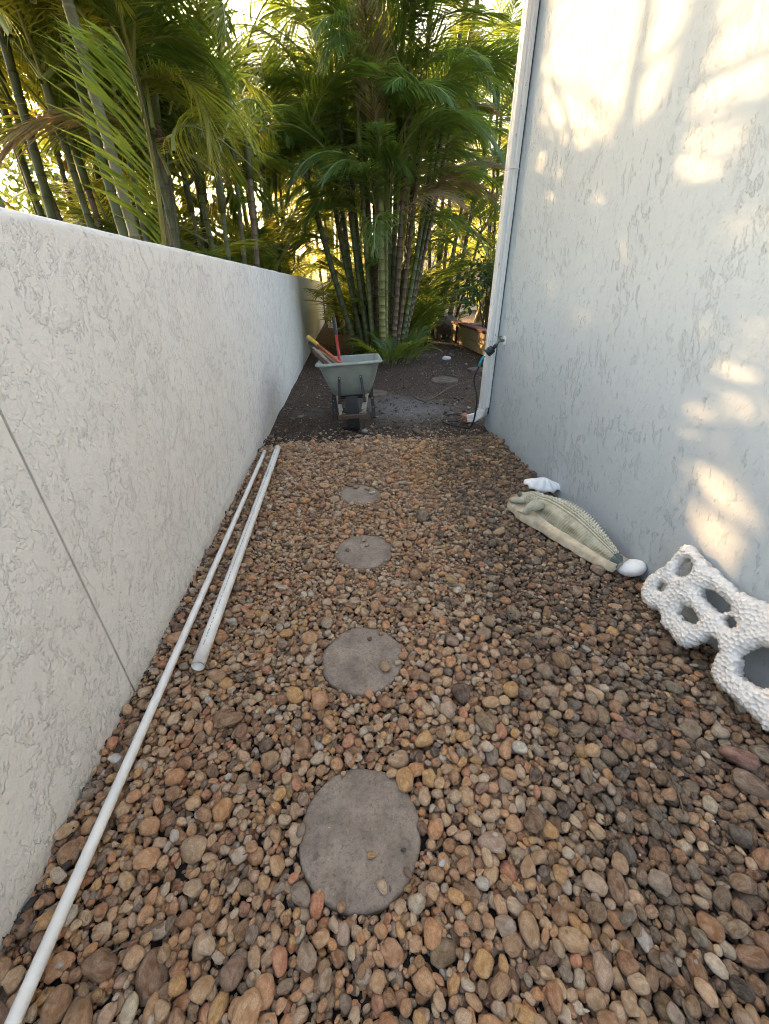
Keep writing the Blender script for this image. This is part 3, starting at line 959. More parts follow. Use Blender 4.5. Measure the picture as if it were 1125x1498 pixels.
def in_gap(P, spots_only=False):
    """P (n,3): does the point's shadow fall where the wall is lit?"""
    t = (XR - P[:, 0]) / -S_[0]
    y = P[:, 1] - t * S_[1]
    z = P[:, 2] - t * S_[2]
    hit = np.zeros(len(P), bool)
    for (cy_, cz_, a, b) in GAPS:
        g = 0.0022 * t      # the sun is a disc: a gap must widen with distance to let it all through
        hit |= ((y - cy_) / (a * 0.9 + g)) ** 2 + ((z - cz_) / (b * 0.9 + g)) ** 2 < 1
    if spots_only:
        return hit & (t > 0)
    Q = GAP_POLY
    g = 0.002 * t
    keep = np.sin(P[:, 0] * 317.1 + P[:, 1] * 91.7 + P[:, 2] * 53.3) < 0.9     # a few stray blades still streak the big bright patch
    for (oy, oz) in ((0, 0), (1, 0), (-1, 0), (0, 1), (0, -1)):
        yy, zz = y + oy * g, z + oz * g
        ins = np.zeros(len(P), bool)
        for i in range(len(Q)):
            (y1_, z1_), (y2_, z2_) = Q[i], Q[(i + 1) % len(Q)]
            c = ((z1_ > zz) != (z2_ > zz)) & (yy < (y2_ - y1_) * (zz - z1_) / (z2_ - z1_ + 1e-9) + y1_)
            ins ^= c
        hit |= ins & keep
    return hit & (t > 0)

def make_frond(bend, seed, nl=66, stalk=0.15, leaf=0.26, vee=0.36, width=0.0042, droop=0.52):
    """unit-length pinnate frond along +X, arching down in the XZ plane. Returns rachis (v, f) and leaflets (n, 7, 3)"""
    r = np.random.default_rng(seed)
    n = 15
    s = np.linspace(0, 1, n)
    ang = -bend * s ** 1.4
    ds_ = 1.0 / (n - 1)
    px = np.concatenate([[0], np.cumsum(np.cos(ang[:-1]) * ds_)])
    pz = np.concatenate([[0], np.cumsum(np.sin(ang[:-1]) * ds_)])
    py = 0.05 * np.sin(s * 2.2 + r.uniform(0, 6)) * s * r.uniform(-1, 1)
    cen = np.stack([px, py, pz], 1)
    rad = 0.0085 * (1 - 0.85 * s) + 0.001
    mb = MB()
    mb.tube([tuple(p) for p in cen], list(rad), 5, False)
    Ls = []
    for side in (-1, 1):
        for i in range(nl):
            u = stalk + (1 - stalk) * ((i + 0.5 + 0.3 * r.normal()) / nl)
            u = min(max(u, stalk), 0.995)
            p = np.array([np.interp(u, s, cen[:, k_]) for k_ in range(3)])
            a = np.interp(u, s, ang)
            T = np.array([math.cos(a), 0, math.sin(a)])
            U = np.array([-math.sin(a), 0, math.cos(a)])
            Y = np.array([0, side, 0.0])
            w_ = (u - stalk) / (1 - stalk)
            ll = leaf * (0.62 + 0.5 * math.sin(math.pi * min(1, w_ * 1.15 + 0.12))) * (1 - 0.55 * max(0, w_ - 0.7) / 0.3) * r.uniform(0.88, 1.1)
            fw = math.radians(38 + 36 * w_ + r.normal() * 4)
            vv_ = vee * (1 - 0.5 * w_) + r.normal() * 0.12
            d = math.cos(fw) * (Y * math.cos(vv_) + U * math.sin(vv_)) + math.sin(fw) * T
            d /= np.linalg.norm(d)
            wd = np.cross(d, U * 0.9 + Y * 0.2)
            wd /= np.linalg.norm(wd) + 1e-9
            # twist so the blades do not all lie in one sheet
            q = np.cross(d, wd)
            tw = r.normal() * 0.35
            wd = wd * math.cos(tw) + q * math.sin(tw)
            g = np.array([0, 0, -1.0])
            dr = droop * r.uniform(0.6, 1.5)
            c1, c2, c3 = (p + d * ll * t + g * ll * dr * t * t for t in (0.36, 0.72, 1.0))
            Ls.append([p - wd * width * 0.4, p + wd * width * 0.4, c1 - wd * width, c1 + wd * width, c2 - wd * width * 0.72, c2 + wd * width * 0.72, c3])
    return np.concatenate(mb.v), mb.f, np.array(Ls)
FR = [make_frond(b, 500 + i) for i, b in enumerate((0.55, 0.75, 0.95, 1.15, 1.35, 1.6, 1.85, 1.0, 1.25, 2.1))]
FR_SMALL = [make_frond(b, 560 + i, 36, 0.18, 0.30, 0.4, 0.009, 0.35) for i, b in enumerate((0.7, 1.1, 1.5))]
LEAF_F = [(0, 1, 3, 2), (2, 3, 5, 4), (4, 5, 6)]
def frond_mesh(fr, keep=None, m=None, rachis=True):
    rv, rf, lv = fr
    if keep is not None:
        lv = lv[keep]
    nl = len(lv)
    V = np.concatenate([rv, lv.reshape(-1, 3)]) if rachis else lv.reshape(-1, 3)
    o = len(rv) if rachis else 0
    F = list(rf) if rachis else []
    mi = [1] * len(F)
    for i in range(nl):
        b = o + i * 7
        F += [tuple(b + q for q in f) for f in LEAF_F]
    mi += [0] * (3 * nl)
    return mesh('frond', V, F, [m, M_RACHIS], False, mi)
SHARED = {}
def shared_frond(k, m, small=False):
    key = (k, m.name, small)
    if key not in SHARED:
        SHARED[key] = frond_mesh((FR_SMALL if small else FR)[k], None, m)
    return SHARED[key]
stats = dict(fronds=0, cut=0, dropped=0)
def place_frond(root, base, az, elev, length, k, m, roll=0.0, small=False):
    fr = (FR_SMALL if small else FR)[k]
    M3 = Matrix.Rotation(az, 3, 'Z') @ Matrix.Rotation(-elev, 3, 'Y') @ Matrix.Rotation(roll, 3, 'X')
    A = np.array(M3) * length
    b = np.array(base)
    tips = fr[2][:, 6] @ A.T + b
    mids = fr[2][:, 2] @ A.T + b
    mid2 = fr[2][:, 4] @ A.T + b
    roots_ = fr[2][:, 0] @ A.T + b
    bad = np.zeros(len(tips), bool)
    if b[0] < 2.5:
        allp = [p_ * (1 - u_) + q_ * u_ for (p_, q_) in ((roots_, mids), (mids, mid2), (mid2, tips)) for u_ in (0.0, 0.34, 0.67, 1.0)]
        bad |= in_gap(np.concatenate(allp)).reshape(len(allp), -1).any(0)
    for P in (tips, mid2):
        bad |= (P[:, 0] > XR - 0.15) & (P[:, 1] < HY1 + 0.1) & (P[:, 2] < HT + 0.3)
        bad |= (P[:, 0] > XL - 0.25) & (P[:, 0] < XL + 0.05) & (P[:, 2] < 1.76) & (P[:, 1] < 25)
        bad |= (P[:, 0] > XL - 0.02) & (P[:, 1] < 7.0) & (P[:, 2] < 2.6)
        bad |= (P[:, 0] > XL + 0.35) & (P[:, 1] < 6.0)
        bad |= P[:, 2] < 0.02
        bad |= (P[:, 0] > XL - 0.04) & (P[:, 1] < 13.0) & (P[:, 2] < 2.3) & (b[0] < XL)
    rc = fr[0] @ A.T + b
    if b[0] < XL and ((rc[:, 0] > XL - 0.25) & (rc[:, 2] < 1.85) & (rc[:, 1] < 25)).any():
        stats['dropped'] += 1
        return None
    if b[0] < XL and ((rc[:, 0] > XL + 0.25) & (rc[:, 1] < 9.0)).any():
        stats['dropped'] += 1
        return None
    nb_ = int(bad.sum())
    if nb_ > 0.7 * len(bad) or in_gap(rc).mean() > 0.3:
        stats['dropped'] += 1
        return None
    stats['fronds'] += 1
    if nb_:
        stats['cut'] += 1
        me = frond_mesh(fr, ~bad, m)
    else:
        me = shared_frond(k, m, small)
    o = bpy.data.objects.new('frond', me)
    C.objects.link(o)
    o.parent = root
    o.matrix_basis = Matrix.Translation(Vector(base) - root.matrix_basis.translation) @ M3.to_4x4() @ Matrix.Scale(length, 4)
    return o

def cane(root, base, top, r0, m, node=0.16, bow=0.12, sides=9, seed=0):
    """ringed stem from base to top; returns (tip, direction)"""
    r = np.random.default_rng(int(abs(base[0] * 991 + base[1] * 137 + top[0] * 77 + seed * 13)) % 100000)
    a, b = Vector(base), Vector(top)
    ln = (b - a).length
    side = Vector((b.x - a.x, b.y - a.y, 0))
    mid = (a + b) / 2 + Vector((-side.x, -side.y, 0)) * bow * -1 * 0.5 + Vector((r.normal() * 0.03, r.normal() * 0.03, 0))
    P, Rr, G = [], [], []
    s = 0.0
    def pt(u):
        return a * (1 - u) ** 2 + mid * 2 * u * (1 - u) + b * u * u
    while s < ln - 0.05:
        st = node * (0.45 + 0.75 * min(1, s / ln * 2.0 + 0.2)) * r.uniform(0.85, 1.15)
        rad = r0 * (1.12 - 0.30 * s / ln)
        for d, k_, g in ((0.0, 1.02, 0.0), (0.007, 1.10, 1.0), (0.016, 1.10, 1.0), (0.024, 0.97, 0.0)):
            P.append(pt(min(1, (s + d) / ln)))
            Rr.append(rad * k_)
            G.append(g)
        s += max(st, 0.05)
    P.append(pt(1.0))
    Rr.append(r0 * 0.8)
    G.append(0)
    P[0] = P[0] - Vector((0, 0, 0.1))
    mb = MB().tube(P, Rr, sides, True, G)
    o = mb.build('stem', m, root, True, True)
    return b, (b - pt(0.93)).normalized()

def crown(root, tip, d, n, ln, leafm, r, lo=0.35, hi=1.2, shaft=0.45):
    top = tip + d * shaft
    MB().tube([tip - d * 0.02, tip + d * shaft * 0.4, top, top + d * 0.12], [0.045, 0.052, 0.036, 0.012], 7).build('crownshaft', M_STEM_G, root, True)
    a0 = r.uniform(0, 6.28)
    for i in range(n):
        az = a0 + i * 2.4 + r.normal() * 0.2
        f = (i + 0.5) / n
        el = lo + (hi - lo) * f + r.normal() * 0.1
        k_ = int(r.choice([2, 3, 4, 5, 7, 8])) if el < 0.9 else int(r.choice([3, 4, 5, 6, 8, 9]))
        mm = leafm if r.random() > 0.06 else M_LEAF_DRY
        place_frond(root, top - d * shaft * 0.3 * (1 - f), az, el, ln * r.uniform(0.85, 1.12), k_, mm, r.normal() * 0.25)

def palm_clump(name, loc, label, stems, seed, leafm=M_LEAF, shoots=0, fr_n=6, fr_len=1.9, group=None, shoot_len=1.3, mid=0):
    """stems: (dx, dy, top_dx, top_dy, top_z, radius, material)"""
    r = np.random.default_rng(seed)
    root = empty(name, loc, label, 'palm', group)
    bx, by, bz = loc
    for i, (dx, dy, tx, ty, tz, rad, m) in enumerate(stems):
        # no cane stands squarely in one of the gaps
        for off in (0, 0.12, -0.12, 0.24, -0.24, 0.36, -0.36, 0.5, -0.5):
            A_, B_2 = np.array((bx + dx, by + dy + off, bz)), np.array((bx + tx, by + ty + off, tz + 0.5))
            if not in_gap(A_ + np.linspace(0, 1, 60)[:, None] * (B_2 - A_), True).any():
                break
        else:
            off = 0
        if name == 'palm_clump' and loc[0] > 0:
            off = 0
        dy, ty = dy + off, ty + off
        tip, d = cane(root, (bx + dx, by + dy, bz), (bx + tx, by + ty, tz), rad, m, seed=i)
        crown(root, tip, d, fr_n, fr_len, leafm, r)
    for i in range(shoots):   # young fronds rising straight from the ground
        az = r.uniform(0, 6.28)
        q = r.uniform(0.1, 0.45)
        place_frond(root, (bx + q * math.cos(az), by + q * math.sin(az), bz + 0.02), az, r.uniform(0.9, 1.4), shoot_len * r.uniform(0.7, 1.3), int(r.choice([2, 3, 4, 7])), leafm, r.normal() * 0.3)
    for i in range(mid):      # fronds of the short inner stems
        az = r.uniform(0, 6.28)
        q = r.uniform(0.05, 0.55)
        place_frond(root, (bx + q * math.cos(az), by + q * math.sin(az), r.uniform(0.9, 2.5)), az + r.normal() * 0.4, r.uniform(0.45, 1.25), fr_len * r.uniform(0.85, 1.15), int(r.choice([2, 3, 4, 5, 7, 8])), leafm, r.normal() * 0.3)
    return root

def rand_stems(r, n, spread, lean, z0, z1, rad, mats):
    out = []
    for i in range(n):
        a = i * 2.399 + r.uniform(-0.4, 0.4)
        q = spread * math.sqrt((i + 0.5) / n)
        z = r.uniform(z0, z1)
        l = lean * z * (0.3 + q / spread) * r.uniform(0.6, 1.2)
        out.append((q * math.cos(a), q * math.sin(a), (q + l) * math.cos(a), (q + l) * math.sin(a), z, rad * r.uniform(0.8, 1.2), mats[int(r.integers(len(mats)))]))
    return out

GP = 'clumping palms around the yard'
# the big clump behind the wheelbarrow (stems as they stand in the photograph)
cb = (0.78, 9.9, 0.03)
G_, Y_, B_, S2 = M_STEM_G, M_STEM_Y, M_STEM_B, M_STEM_S
main = [(-0.48, -0.20, -1.32, -0.35, 3.1, 0.062, G_), (-0.33, -0.05, -1.05, 0.0, 3.9, 0.052, G_), (-0.26, -0.22, -0.72, -0.3, 4.1, 0.056, G_), (-0.16, -0.30, -0.42, -0.4, 4.9, 0.05, Y_),
        (0.02, -0.42, -0.02, -0.5, 5.6, 0.068, Y_), (0.10, -0.36, 0.12, -0.45, 4.3, 0.045, Y_), (0.24, -0.30, 0.56, -0.32, 5.8, 0.060, B_), (0.32, -0.24, 0.72, -0.3, 3.6, 0.050, B_),
        (0.40, -0.14, 1.05, -0.1, 3.9, 0.052, G_), (0.46, 0.05, 1.5, 0.15, 5.6, 0.05, G_), (-0.38, 0.20, -1.2, 0.5, 6.6, 0.055, S2), (-0.10, 0.10, -0.3, 0.3, 6.9, 0.058, G_),
        (0.15, 0.15, 0.3, 0.4, 7.2, 0.06, B_), (0.05, 0.38, -0.1, 0.8, 7.0, 0.055, S2), (0.35, 0.3, 1.1, 0.8, 6.6, 0.055, B_), (-0.25, 0.42, -0.8, 1.0, 6.4, 0.055, G_),
        (0.50, 0.28, 1.9, 0.7, 6.2, 0.05, B_), (-0.05, -0.1, -0.15, -0.1, 6.4, 0.055, B_), (0.22, 0.0, 0.5, 0.0, 6.8, 0.055, G_), (-0.42, 0.05, -1.0, 0.1, 5.2, 0.05, G_),
        (0.0, 0.25, 0.1, 0.6, 3.3, 0.045, G_), (-0.2, 0.2, -0.5, 0.3, 3.1, 0.045, G_), (0.28, 0.15, 0.75, 0.3, 3.2, 0.045, G_), (0.12, -0.15, 0.2, -0.2, 5.2, 0.05, G_)]
big = palm_clump('palm_clump', cb, 'big dense palm clump with many ringed canes right behind the wheelbarrow', main, 41, M_LEAF, 0, 8, 2.2, GP)
# extra hanging fronds that make its dark skirt
r = np.random.default_rng(99)
for i in range(58):
    az = r.uniform(0, 6.28)
    q = r.uniform(0.15, 0.75)
    place_frond(big, (cb[0] + q * math.cos(az), cb[1] - 0.1 + q * math.sin(az), r.uniform(2.5, 4.6)), az + r.normal() * 0.3, r.uniform(0.1, 1.2), r.uniform(1.6, 2.2), int(r.choice([3, 4, 5, 6, 8])), M_LEAF if i % 9 else M_LEAF_DRY, r.normal() * 0.3)
# young shoots at its foot
yp = empty('palm_shoot', (0.98, 9.15, 0.02), 'low bright green feathery palm shoots at the foot of the big clump', 'palm', GP)
for i in range(34):
    az = r.uniform(0, 6.28)
    q = r.uniform(0.02, 0.42)
    place_frond(yp, (0.98 + q * 1.25 * math.cos(az), 9.15 + q * 0.6 * math.sin(az), 0.02), az + r.normal() * 0.3, r.uniform(0.85, 1.4), r.uniform(0.55, 1.0), int(r.integers(3)), M_LEAF if i % 3 else M_LEAF_Y, r.normal() * 0.3, True)
for (ux, uy, ulab, us) in ((1.05, 11.5, 'dark low palm thicket hidden behind the canes of the big clump', 131), (2.2, 12.6, 'dark low palm thicket between the big clump and the leaning stems', 132)):
    palm_clump('palm_clump', (ux, uy, 0), ulab, [], us, M_LEAF, 24, 6, 2.0, GP, 2.2, 12)
# clump on the right, behind
rs = [(-0.1, -0.3, 0.35, -0.3, 3.2, 0.075, S2), (0.12, -0.2, 0.75, -0.2, 3.6, 0.07, S2), (-0.25, -0.1, -0.1, 0, 4.2, 0.06, G_), (0.0, 0.1, 0.2, 0.3, 5.5, 0.06, B_), (-0.3, 0.2, -0.5, 0.5, 5.8, 0.06, B_), (0.3, 0.2, 1.3, 0.5, 6.0, 0.06, S2), (0.28, -0.25, 0.9, -0.5, 2.5, 0.045, G_)]
palm_clump('palm_clump', (3.15, 14.6, 0), 'palm clump with leaning tan stems standing right of the big clump', rs, 42, M_LEAF, 6, 8, 2.2, GP, 1.8)

# the hedge behind the garden wall, near to far
r = np.random.default_rng(17)
near = [(0.0, 0.0, -0.12, 0.05, 4.0, 0.038, G_), (-0.25, 0.3, -0.5, 0.5, 4.6, 0.030, B_), (-0.5, 0.0, -0.9, -0.1, 4.8, 0.030, B_), (-0.6, 0.6, -1.1, 0.9, 3.4, 0.036, G_)]
palm_clump('palm_clump', (-1.75, 2.75, 0), 'palm clump with slim leaning canes at the near end of the garden wall', near, 51, M_LEAF_Y, 3, 7, 2.2, GP, 2.2, 0)
nc = [o for o in C.objects if o.get('label', '').startswith('palm clump with slim')][0]
rh = np.random.default_rng(818)
for i in range(64):       # long fronds hanging down in front of the canes
    az = rh.uniform(-1.2, 2.4)
    place_frond(nc, (-1.95 + rh.normal() * 0.35, rh.uniform(2.9, 7.4), rh.uniform(2.4, 4.6)), az, rh.uniform(0.35, 1.15), rh.uniform(1.6, 2.3), int(rh.choice([5, 6, 9, 4])), M_LEAF_Y if i % 3 else M_LEAF, rh.normal() * 0.5)
hedge = [((-1.75, 4.7), 5, 2.7, 4.2, M_LEAF, 'palm clump behind the wall with one straight grey cane at its edge', 9),
         ((-2.7, 6.4), 8, 2.8, 4.8, M_LEAF_Y, 'yellow green palm clump behind the wall left of the hanging fronds', 10),
         ((-1.9, 7.9), 7, 2.6, 4.4, M_LEAF, 'dark green palm clump just behind the middle of the garden wall', 10),
         ((-3.0, 9.3), 9, 3.0, 5.2, M_LEAF_Y, 'tall pale palm clump rising behind the middle of the garden wall', 8),
         ((-1.9, 11.2), 7, 2.6, 4.6, M_LEAF, 'palm clump drooping over the shaded part of the garden wall', 8),
         ((-4.2, 7.6), 7, 3.2, 5.6, M_LEAF_Y, 'back lit palm clump set back behind the left of the hedge', 6),
         ((-4.4, 11.6), 8, 3.0, 5.8, M_LEAF, 'tall palm clump set back behind the middle of the hedge', 6),
         ((-2.2, 14.2), 8, 2.8, 5.6, M_LEAF_Y, 'bright palm clump behind the far half of the garden wall', 8),
         ((-5.2, 15.0), 8, 3.2, 6.2, M_LEAF_Y, 'distant palm clump hidden behind the far hedge, kept to shade the house wall', 5),  # unseen clump kept to block sun from the house wall
         ((-2.4, 18.0), 7, 3.0, 6.2, M_LEAF, 'far palm clump near the end of the garden wall', 6)]
hedge += [((-3.7, 10.5), 9, 4.2, 6.2, M_LEAF, 'tallest palm clump, added to the hedge to block sun, rising to the top of the picture', 6),  # extra clump added to cut sunlight on the upper house wall
          ((-1.8, 6.2), 4, 2.4, 3.6, M_LEAF, 'low dark palm clump close behind the wall beside the grey cane', 10),
          ((-1.75, 9.6), 4, 2.4, 3.6, M_LEAF, 'low dark palm clump close behind the wall before its shaded stretch', 10),
          ((-3.6, 5.6), 5, 3.2, 4.8, M_LEAF_Y, 'yellow green palm clump set back behind the slim leaning canes', 3)]
for i, ((x, y), n, z0, z1, lm, lab, sh) in enumerate(hedge):
    st = rand_stems(r, max(4, n - 2) if y > 6 else 2, 0.6, 0.09, z0 - 0.3, z1, 0.042, [G_, G_, S2, B_])
    if i == 0:
        st[0] = (-0.02, -0.35, -0.06, -0.4, 3.4, 0.045, S2)
    palm_clump('palm_clump', (x, y, 0), lab, st, 60 + i, lm, sh * 2 + 2 if y > 8 else 1, 9 if y > 8 else 6, 2.2, GP, 2.9, 2 * sh + 4 if y > 8 else sh // 2)
# beyond the big clump, lit from behind
back = [((0.2, 16.5), 7, 3.4, 6.4, M_LEAF_Y, 'yellow lit palm clump seen left of the big clump'),
        ((2.2, 18.0), 7, 3.4, 7.0, M_LEAF_Y, 'sunlit palm clump seen behind the canes of the big clump'),
        ((5.6, 15.8), 7, 3.0, 6.0, M_LEAF, 'dark palm clump beside the house corner behind the planter'),
        ((-0.9, 22.5), 6, 4.0, 8.0, M_LEAF_Y, 'tall pale palm clump at the far end of the path'),
        ((7.5, 22.0), 6, 3.6, 7.5, M_LEAF_Y, 'yellow palm clump far behind the planter')]
back += [((1.5, 14.2), 6, 2.6, 5.0, M_LEAF, 'dark green palm clump directly behind the big clump'),
         ((3.6, 21.0), 7, 3.4, 7.0, M_LEAF_Y, 'tall yellow green palm clump behind the leaning stems')]
for i, ((x, y), n, z0, z1, lm, lab) in enumerate(back):
    palm_clump('palm_clump', (x, y, 0), lab, rand_stems(r, n, 0.6, 0.08, z0, z1, 0.055, [G_, S2, B_, B_]), 90 + i, lm, 12, 8, 2.4, GP, 2.2, 8)
print('fronds', stats)

# ------------------------------------------------------------------ background plants and neighbours
def leafy(parent_name, root, centers, n_per, leaf_len, leaf_w, m, seed, name='crown', upright=0.0):
    """leaf-sized blades spread through clumps: one mesh"""
    r = np.random.default_rng(seed)
    V, F = [], []
    for (c, rad) in centers:
        c = np.array(c)
        for _ in range(n_per):
            d = r.normal(size=3)
            d /= np.linalg.norm(d)
            p = c + d * rad * r.random() ** 0.45 * np.array((1, 1, 0.75))
            t = d * 0.6 + r.normal(size=3) * 0.6 + np.array((0, 0, upright - 0.25))
            t /= np.linalg.norm(t)
            w = np.cross(t, r.normal(size=3))
            w /= np.linalg.norm(w)
            l = leaf_len * r.uniform(0.7, 1.25)
            q = leaf_w * r.uniform(0.8, 1.2)
            nn = np.cross(t, w)
            b = len(V)
            V += [p, p + t * l * 0.45 + w * q - nn * q * 0.4, p + t * l * 0.5, p + t * l * 0.45 - w * q - nn * q * 0.4, p + t * l - nn * l * 0.12]
            F += [(b, b + 1, b + 2), (b, b + 2, b + 3), (b + 1, b + 4, b + 2), (b + 2, b + 4, b + 3)]
    V = np.array(V).reshape(-1, 5, 3)
    V = V[~(in_gap(V[:, 0]) | in_gap(V[:, 4]))]
    F = [tuple(5 * i + q for q in f) for i in range(len(V)) for f in ((0, 1, 2), (0, 2, 3), (1, 4, 2), (2, 4, 3))]
    return MB().add(V.reshape(-1, 3), F).build(name, m, root)

def broad_tree(loc, h, rad, label, seed, m=M_LEAF_B, lean=(0, 0), n=34, leaf=0.22):
    r = np.random.default_rng(seed)
    root = empty('broadleaf_tree', loc, label, 'tree', 'broadleaf trees beyond the yard')
    b = Vector(loc)
    top = b + Vector((lean[0], lean[1], h * 0.55))
    MB().tube(smooth_curve([b - Vector((0, 0, 0.2)), b + Vector((lean[0] * 0.4, lean[1] * 0.4, h * 0.25)), top, top + Vector((0.1, 0, h * 0.3))], 12), [0.17 * (1 - 0.075 * i) * h / 6 for i in range(12)], 9).build('trunk', M_BARK, root, True)
    cs = []
    for i in range(n):
        d = r.normal(size=3)
        d /= np.linalg.norm(d)
        q = rad * r.random() ** 0.4
        c = np.array(top[:]) + d * q * np.array((1, 1, 0.8)) + np.array((0, 0, h * 0.18))
        cs.append((c, rad * r.uniform(0.22, 0.4)))
        if i % 4 == 0:
            MB().tube(smooth_curve([top - Vector((0, 0, h * 0.1)), (Vector(c) + top) / 2 + Vector((0, 0, 0.1)), Vector(c)], 7), [0.06, 0.05, 0.042, 0.034, 0.026, 0.018, 0.01], 6).build('limb', M_BARK, root, True)
    leafy('', root, cs, 95, leaf, leaf * 0.3, m, seed + 1)
    return root
broad_tree((6.6, 26.0, 0), 6.5, 2.6, 'sunlit round tree beyond the planter over the tan wall', 301, M_LEAF_Y)
broad_tree((-8.5, 17.0, 0), 6.0, 2.8, 'broad tree seen through the left palms against the sky', 305, M_LEAF_B)

# thick palm trunks at the end of the path
for (x, y, h, rd, lab) in ((-0.72, 23.2, 4.2, 0.19, 'thick rough palm trunk at the far end of the garden wall'), (0.05, 25.0, 5.0, 0.24, 'second thick palm trunk right of the one at the wall end')):
    t = empty('palm_tree', (x, y, 0), lab, 'palm')
    zs = np.linspace(-0.1, h, 46)
    MB().tube([(x + 0.1 * math.sin(z * 0.6), y, z) for z in zs], [rd * (1.15 - 0.25 * z / h) * (1.07 if i % 2 else 0.97) for i, z in enumerate(zs)], 11).build('trunk', M_BARK, t, True)
    rr2 = np.random.default_rng(int(abs(x) * 100) + 5)
    for i in range(16):
        place_frond(t, (x + 0.1 * math.sin(h * 0.6), y, h - 0.05), i * 2.4, 0.1 + 1.1 * i / 16, 2.4 * rr2.uniform(0.85, 1.1), int(rr2.choice([3, 4, 5, 6])), M_LEAF_Y if i > 3 else M_LEAF_DRY, rr2.normal() * 0.2)

# strap-leaved plants beside the path end
def strap_plant(loc, n, ln, label, seed):
    r = np.random.default_rng(seed)
    root = empty('strap_leaf_plant', loc, label, 'plant', 'strap leaved plants at the path end')
    for i in range(n):
        az = i * 2.4 + r.normal() * 0.3
        el = r.uniform(0.7, 1.4)
        l = ln * r.uniform(0.7, 1.1)
        pts = []
        V, F = [], []
        b = Vector(loc)
        for j in range(8):
            u = j / 7
            e = el - 1.5 * u * u
            if j:
                b = b + Vector((math.cos(az) * math.cos(e), math.sin(az) * math.cos(e), math.sin(e))) * l / 7
            w = 0.05 * l * math.sin(math.pi * (0.12 + 0.86 * u)) + 0.004
            s = Vector((-math.sin(az), math.cos(az), 0))
            V += [(b - s * w + Vector((0, 0, w * 0.4)))[:], b[:], (b + s * w + Vector((0, 0, w * 0.4)))[:]]
        for j in range(7):
            F += [(3 * j, 3 * j + 1, 3 * j + 4, 3 * j + 3), (3 * j + 1, 3 * j + 2, 3 * j + 5, 3 * j + 4)]
        MB().add(V, F).build('leaf', M_LEAF_STRAP, root, True)
strap_plant((-0.28, 18.2, 0), 22, 1.5, 'larger strappy green plant left of the big palm clump', 401)
strap_plant((-0.80, 20.6, 0), 9, 1.2, 'dark drooping strappy plant against the far garden wall', 402)
strap_plant((-0.12, 15.4, 0), 12, 0.6, 'small low strappy plant on the soil before the larger one', 403)

# white pool-skimmer-like cap on the soil
cp = empty('drain_cap', (-0.62, 19.2, 0.0), 'small round white drain cap standing by the far garden wall', 'drain cap')
def lathe(c, prof, n=28):
    V, F = [], []
    for (r0, z) in prof:
        for i in range(n):
            a = 2 * math.pi * i / n
            V.append((c[0] + r0 * math.cos(a), c[1] + r0 * math.sin(a), c[2] + z))
    for j in range(len(prof) - 1):
        for i in range(n):
            F.append((j * n + i, j * n + (i + 1) % n, (j + 1) * n + (i + 1) % n, (j + 1) * n + i))
    F.append(tuple(range(n))[::-1])
    F.append(tuple((len(prof) - 1) * n + i for i in range(n)))
    return V, F
MB().add(*lathe((-0.62, 19.2, 0), [(0.13, -0.05), (0.13, 0.10), (0.12, 0.11)])).build('collar', M_OFFWHITE, cp)
MB().add(*lathe((-0.62, 19.2, 0), [(0.165, 0.112), (0.17, 0.14), (0.165, 0.20), (0.14, 0.225), (0.05, 0.235)])).build('lid', M_OFFWHITE, cp)

# raised planter with brick coping, running away on the right
pl = empty('planter', (3.6, 11.0, 0), 'raised tan block planter with red brick coping right of the palms', 'planter')
pa, pb = Vector((3.36, 8.4, 0)), Vector((3.36, 13.8, 0))
dv = (pb - pa).normalized()
nv = Vector((dv.y, -dv.x, 0))
ang = math.atan2(dv.y, dv.x)
RZ = Matrix.Rotation(ang, 3, 'Z')
ln_ = (pb - pa).length
nblk = 11
for row in range(2):
    for i in range(nblk):
        w = ln_ / nblk
        c = pa + dv * (w * (i + 0.5)) + nv * (0.10 + 0.004 * ((i + row) % 2)) + Vector((0, 0, 0.125 + row * 0.24))
        MB().box(c, (w - 0.012, 0.19, 0.228), RZ, 0.008).build('block', M_BLOCK, pl)
MB().box(pa + dv * ln_ / 2 + nv * 0.115 + Vector((0, 0, 0.24)), (ln_ - 0.02, 0.15, 0.50), RZ).build('mortar', M_TAN, pl)
nbr = 21
for i in range(nbr):
    w = ln_ / nbr
    c = pa + dv * (w * (i + 0.5)) + nv * 0.11 + Vector((0, 0, 0.524 + 0.003 * (i % 3)))
    MB().box(c, (w - 0.012, 0.27, 0.062), RZ, 0.006).build('coping_brick', M_REDBRICK, pl)
MB().box(pb + nv * 1.45 + dv * -0.1 + Vector((0, 0, 0.24)), (0.18, 2.4, 0.50), RZ, 0.01).build('return_wall', M_BLOCK, pl)
V = [(pa + nv * 0.205 + Vector((0, 0, 0.44)))[:], (pa + nv * 2.6 + Vector((0, 0, 0.44)))[:], (pb + nv * 2.6 + Vector((0, 0, 0.44)))[:], (pb + nv * 0.205 + Vector((0, 0, 0.44)))[:]]
MB().add(V, [(3, 2, 1, 0)]).build('soil_fill', M_SOIL, pl)
MB().tube([(3.32, 12.9, 0.0), (3.32, 12.9, 0.46)], 0.035, 8).build('drain_pipe', M_BLACK, pl, True)
# rounded rock on the planter end
def rock(loc, s, m, label, seed, name='rock', cat='rock'):
    v, f = pebble_mesh(seed, 3)
    v = v * np.array(s)
    return obj(name, mesh(name, v, f, m, True), None, loc, label=label, category=cat)
M_ROCK = simple('brown_rock', (0.20, 0.155, 0.125), 0.9, 0.35, 10, 0.01, world=True)
rock((3.30, 14.25, 0.40), (0.36, 0.25, 0.30), M_ROCK, 'brown boulder at the far end of the brick capped planter', 61)
rock((2.35, 9.9, 0.02), (0.11, 0.07, 0.05), M_SHELL, 'small white stone on the soil before the planter', 62)
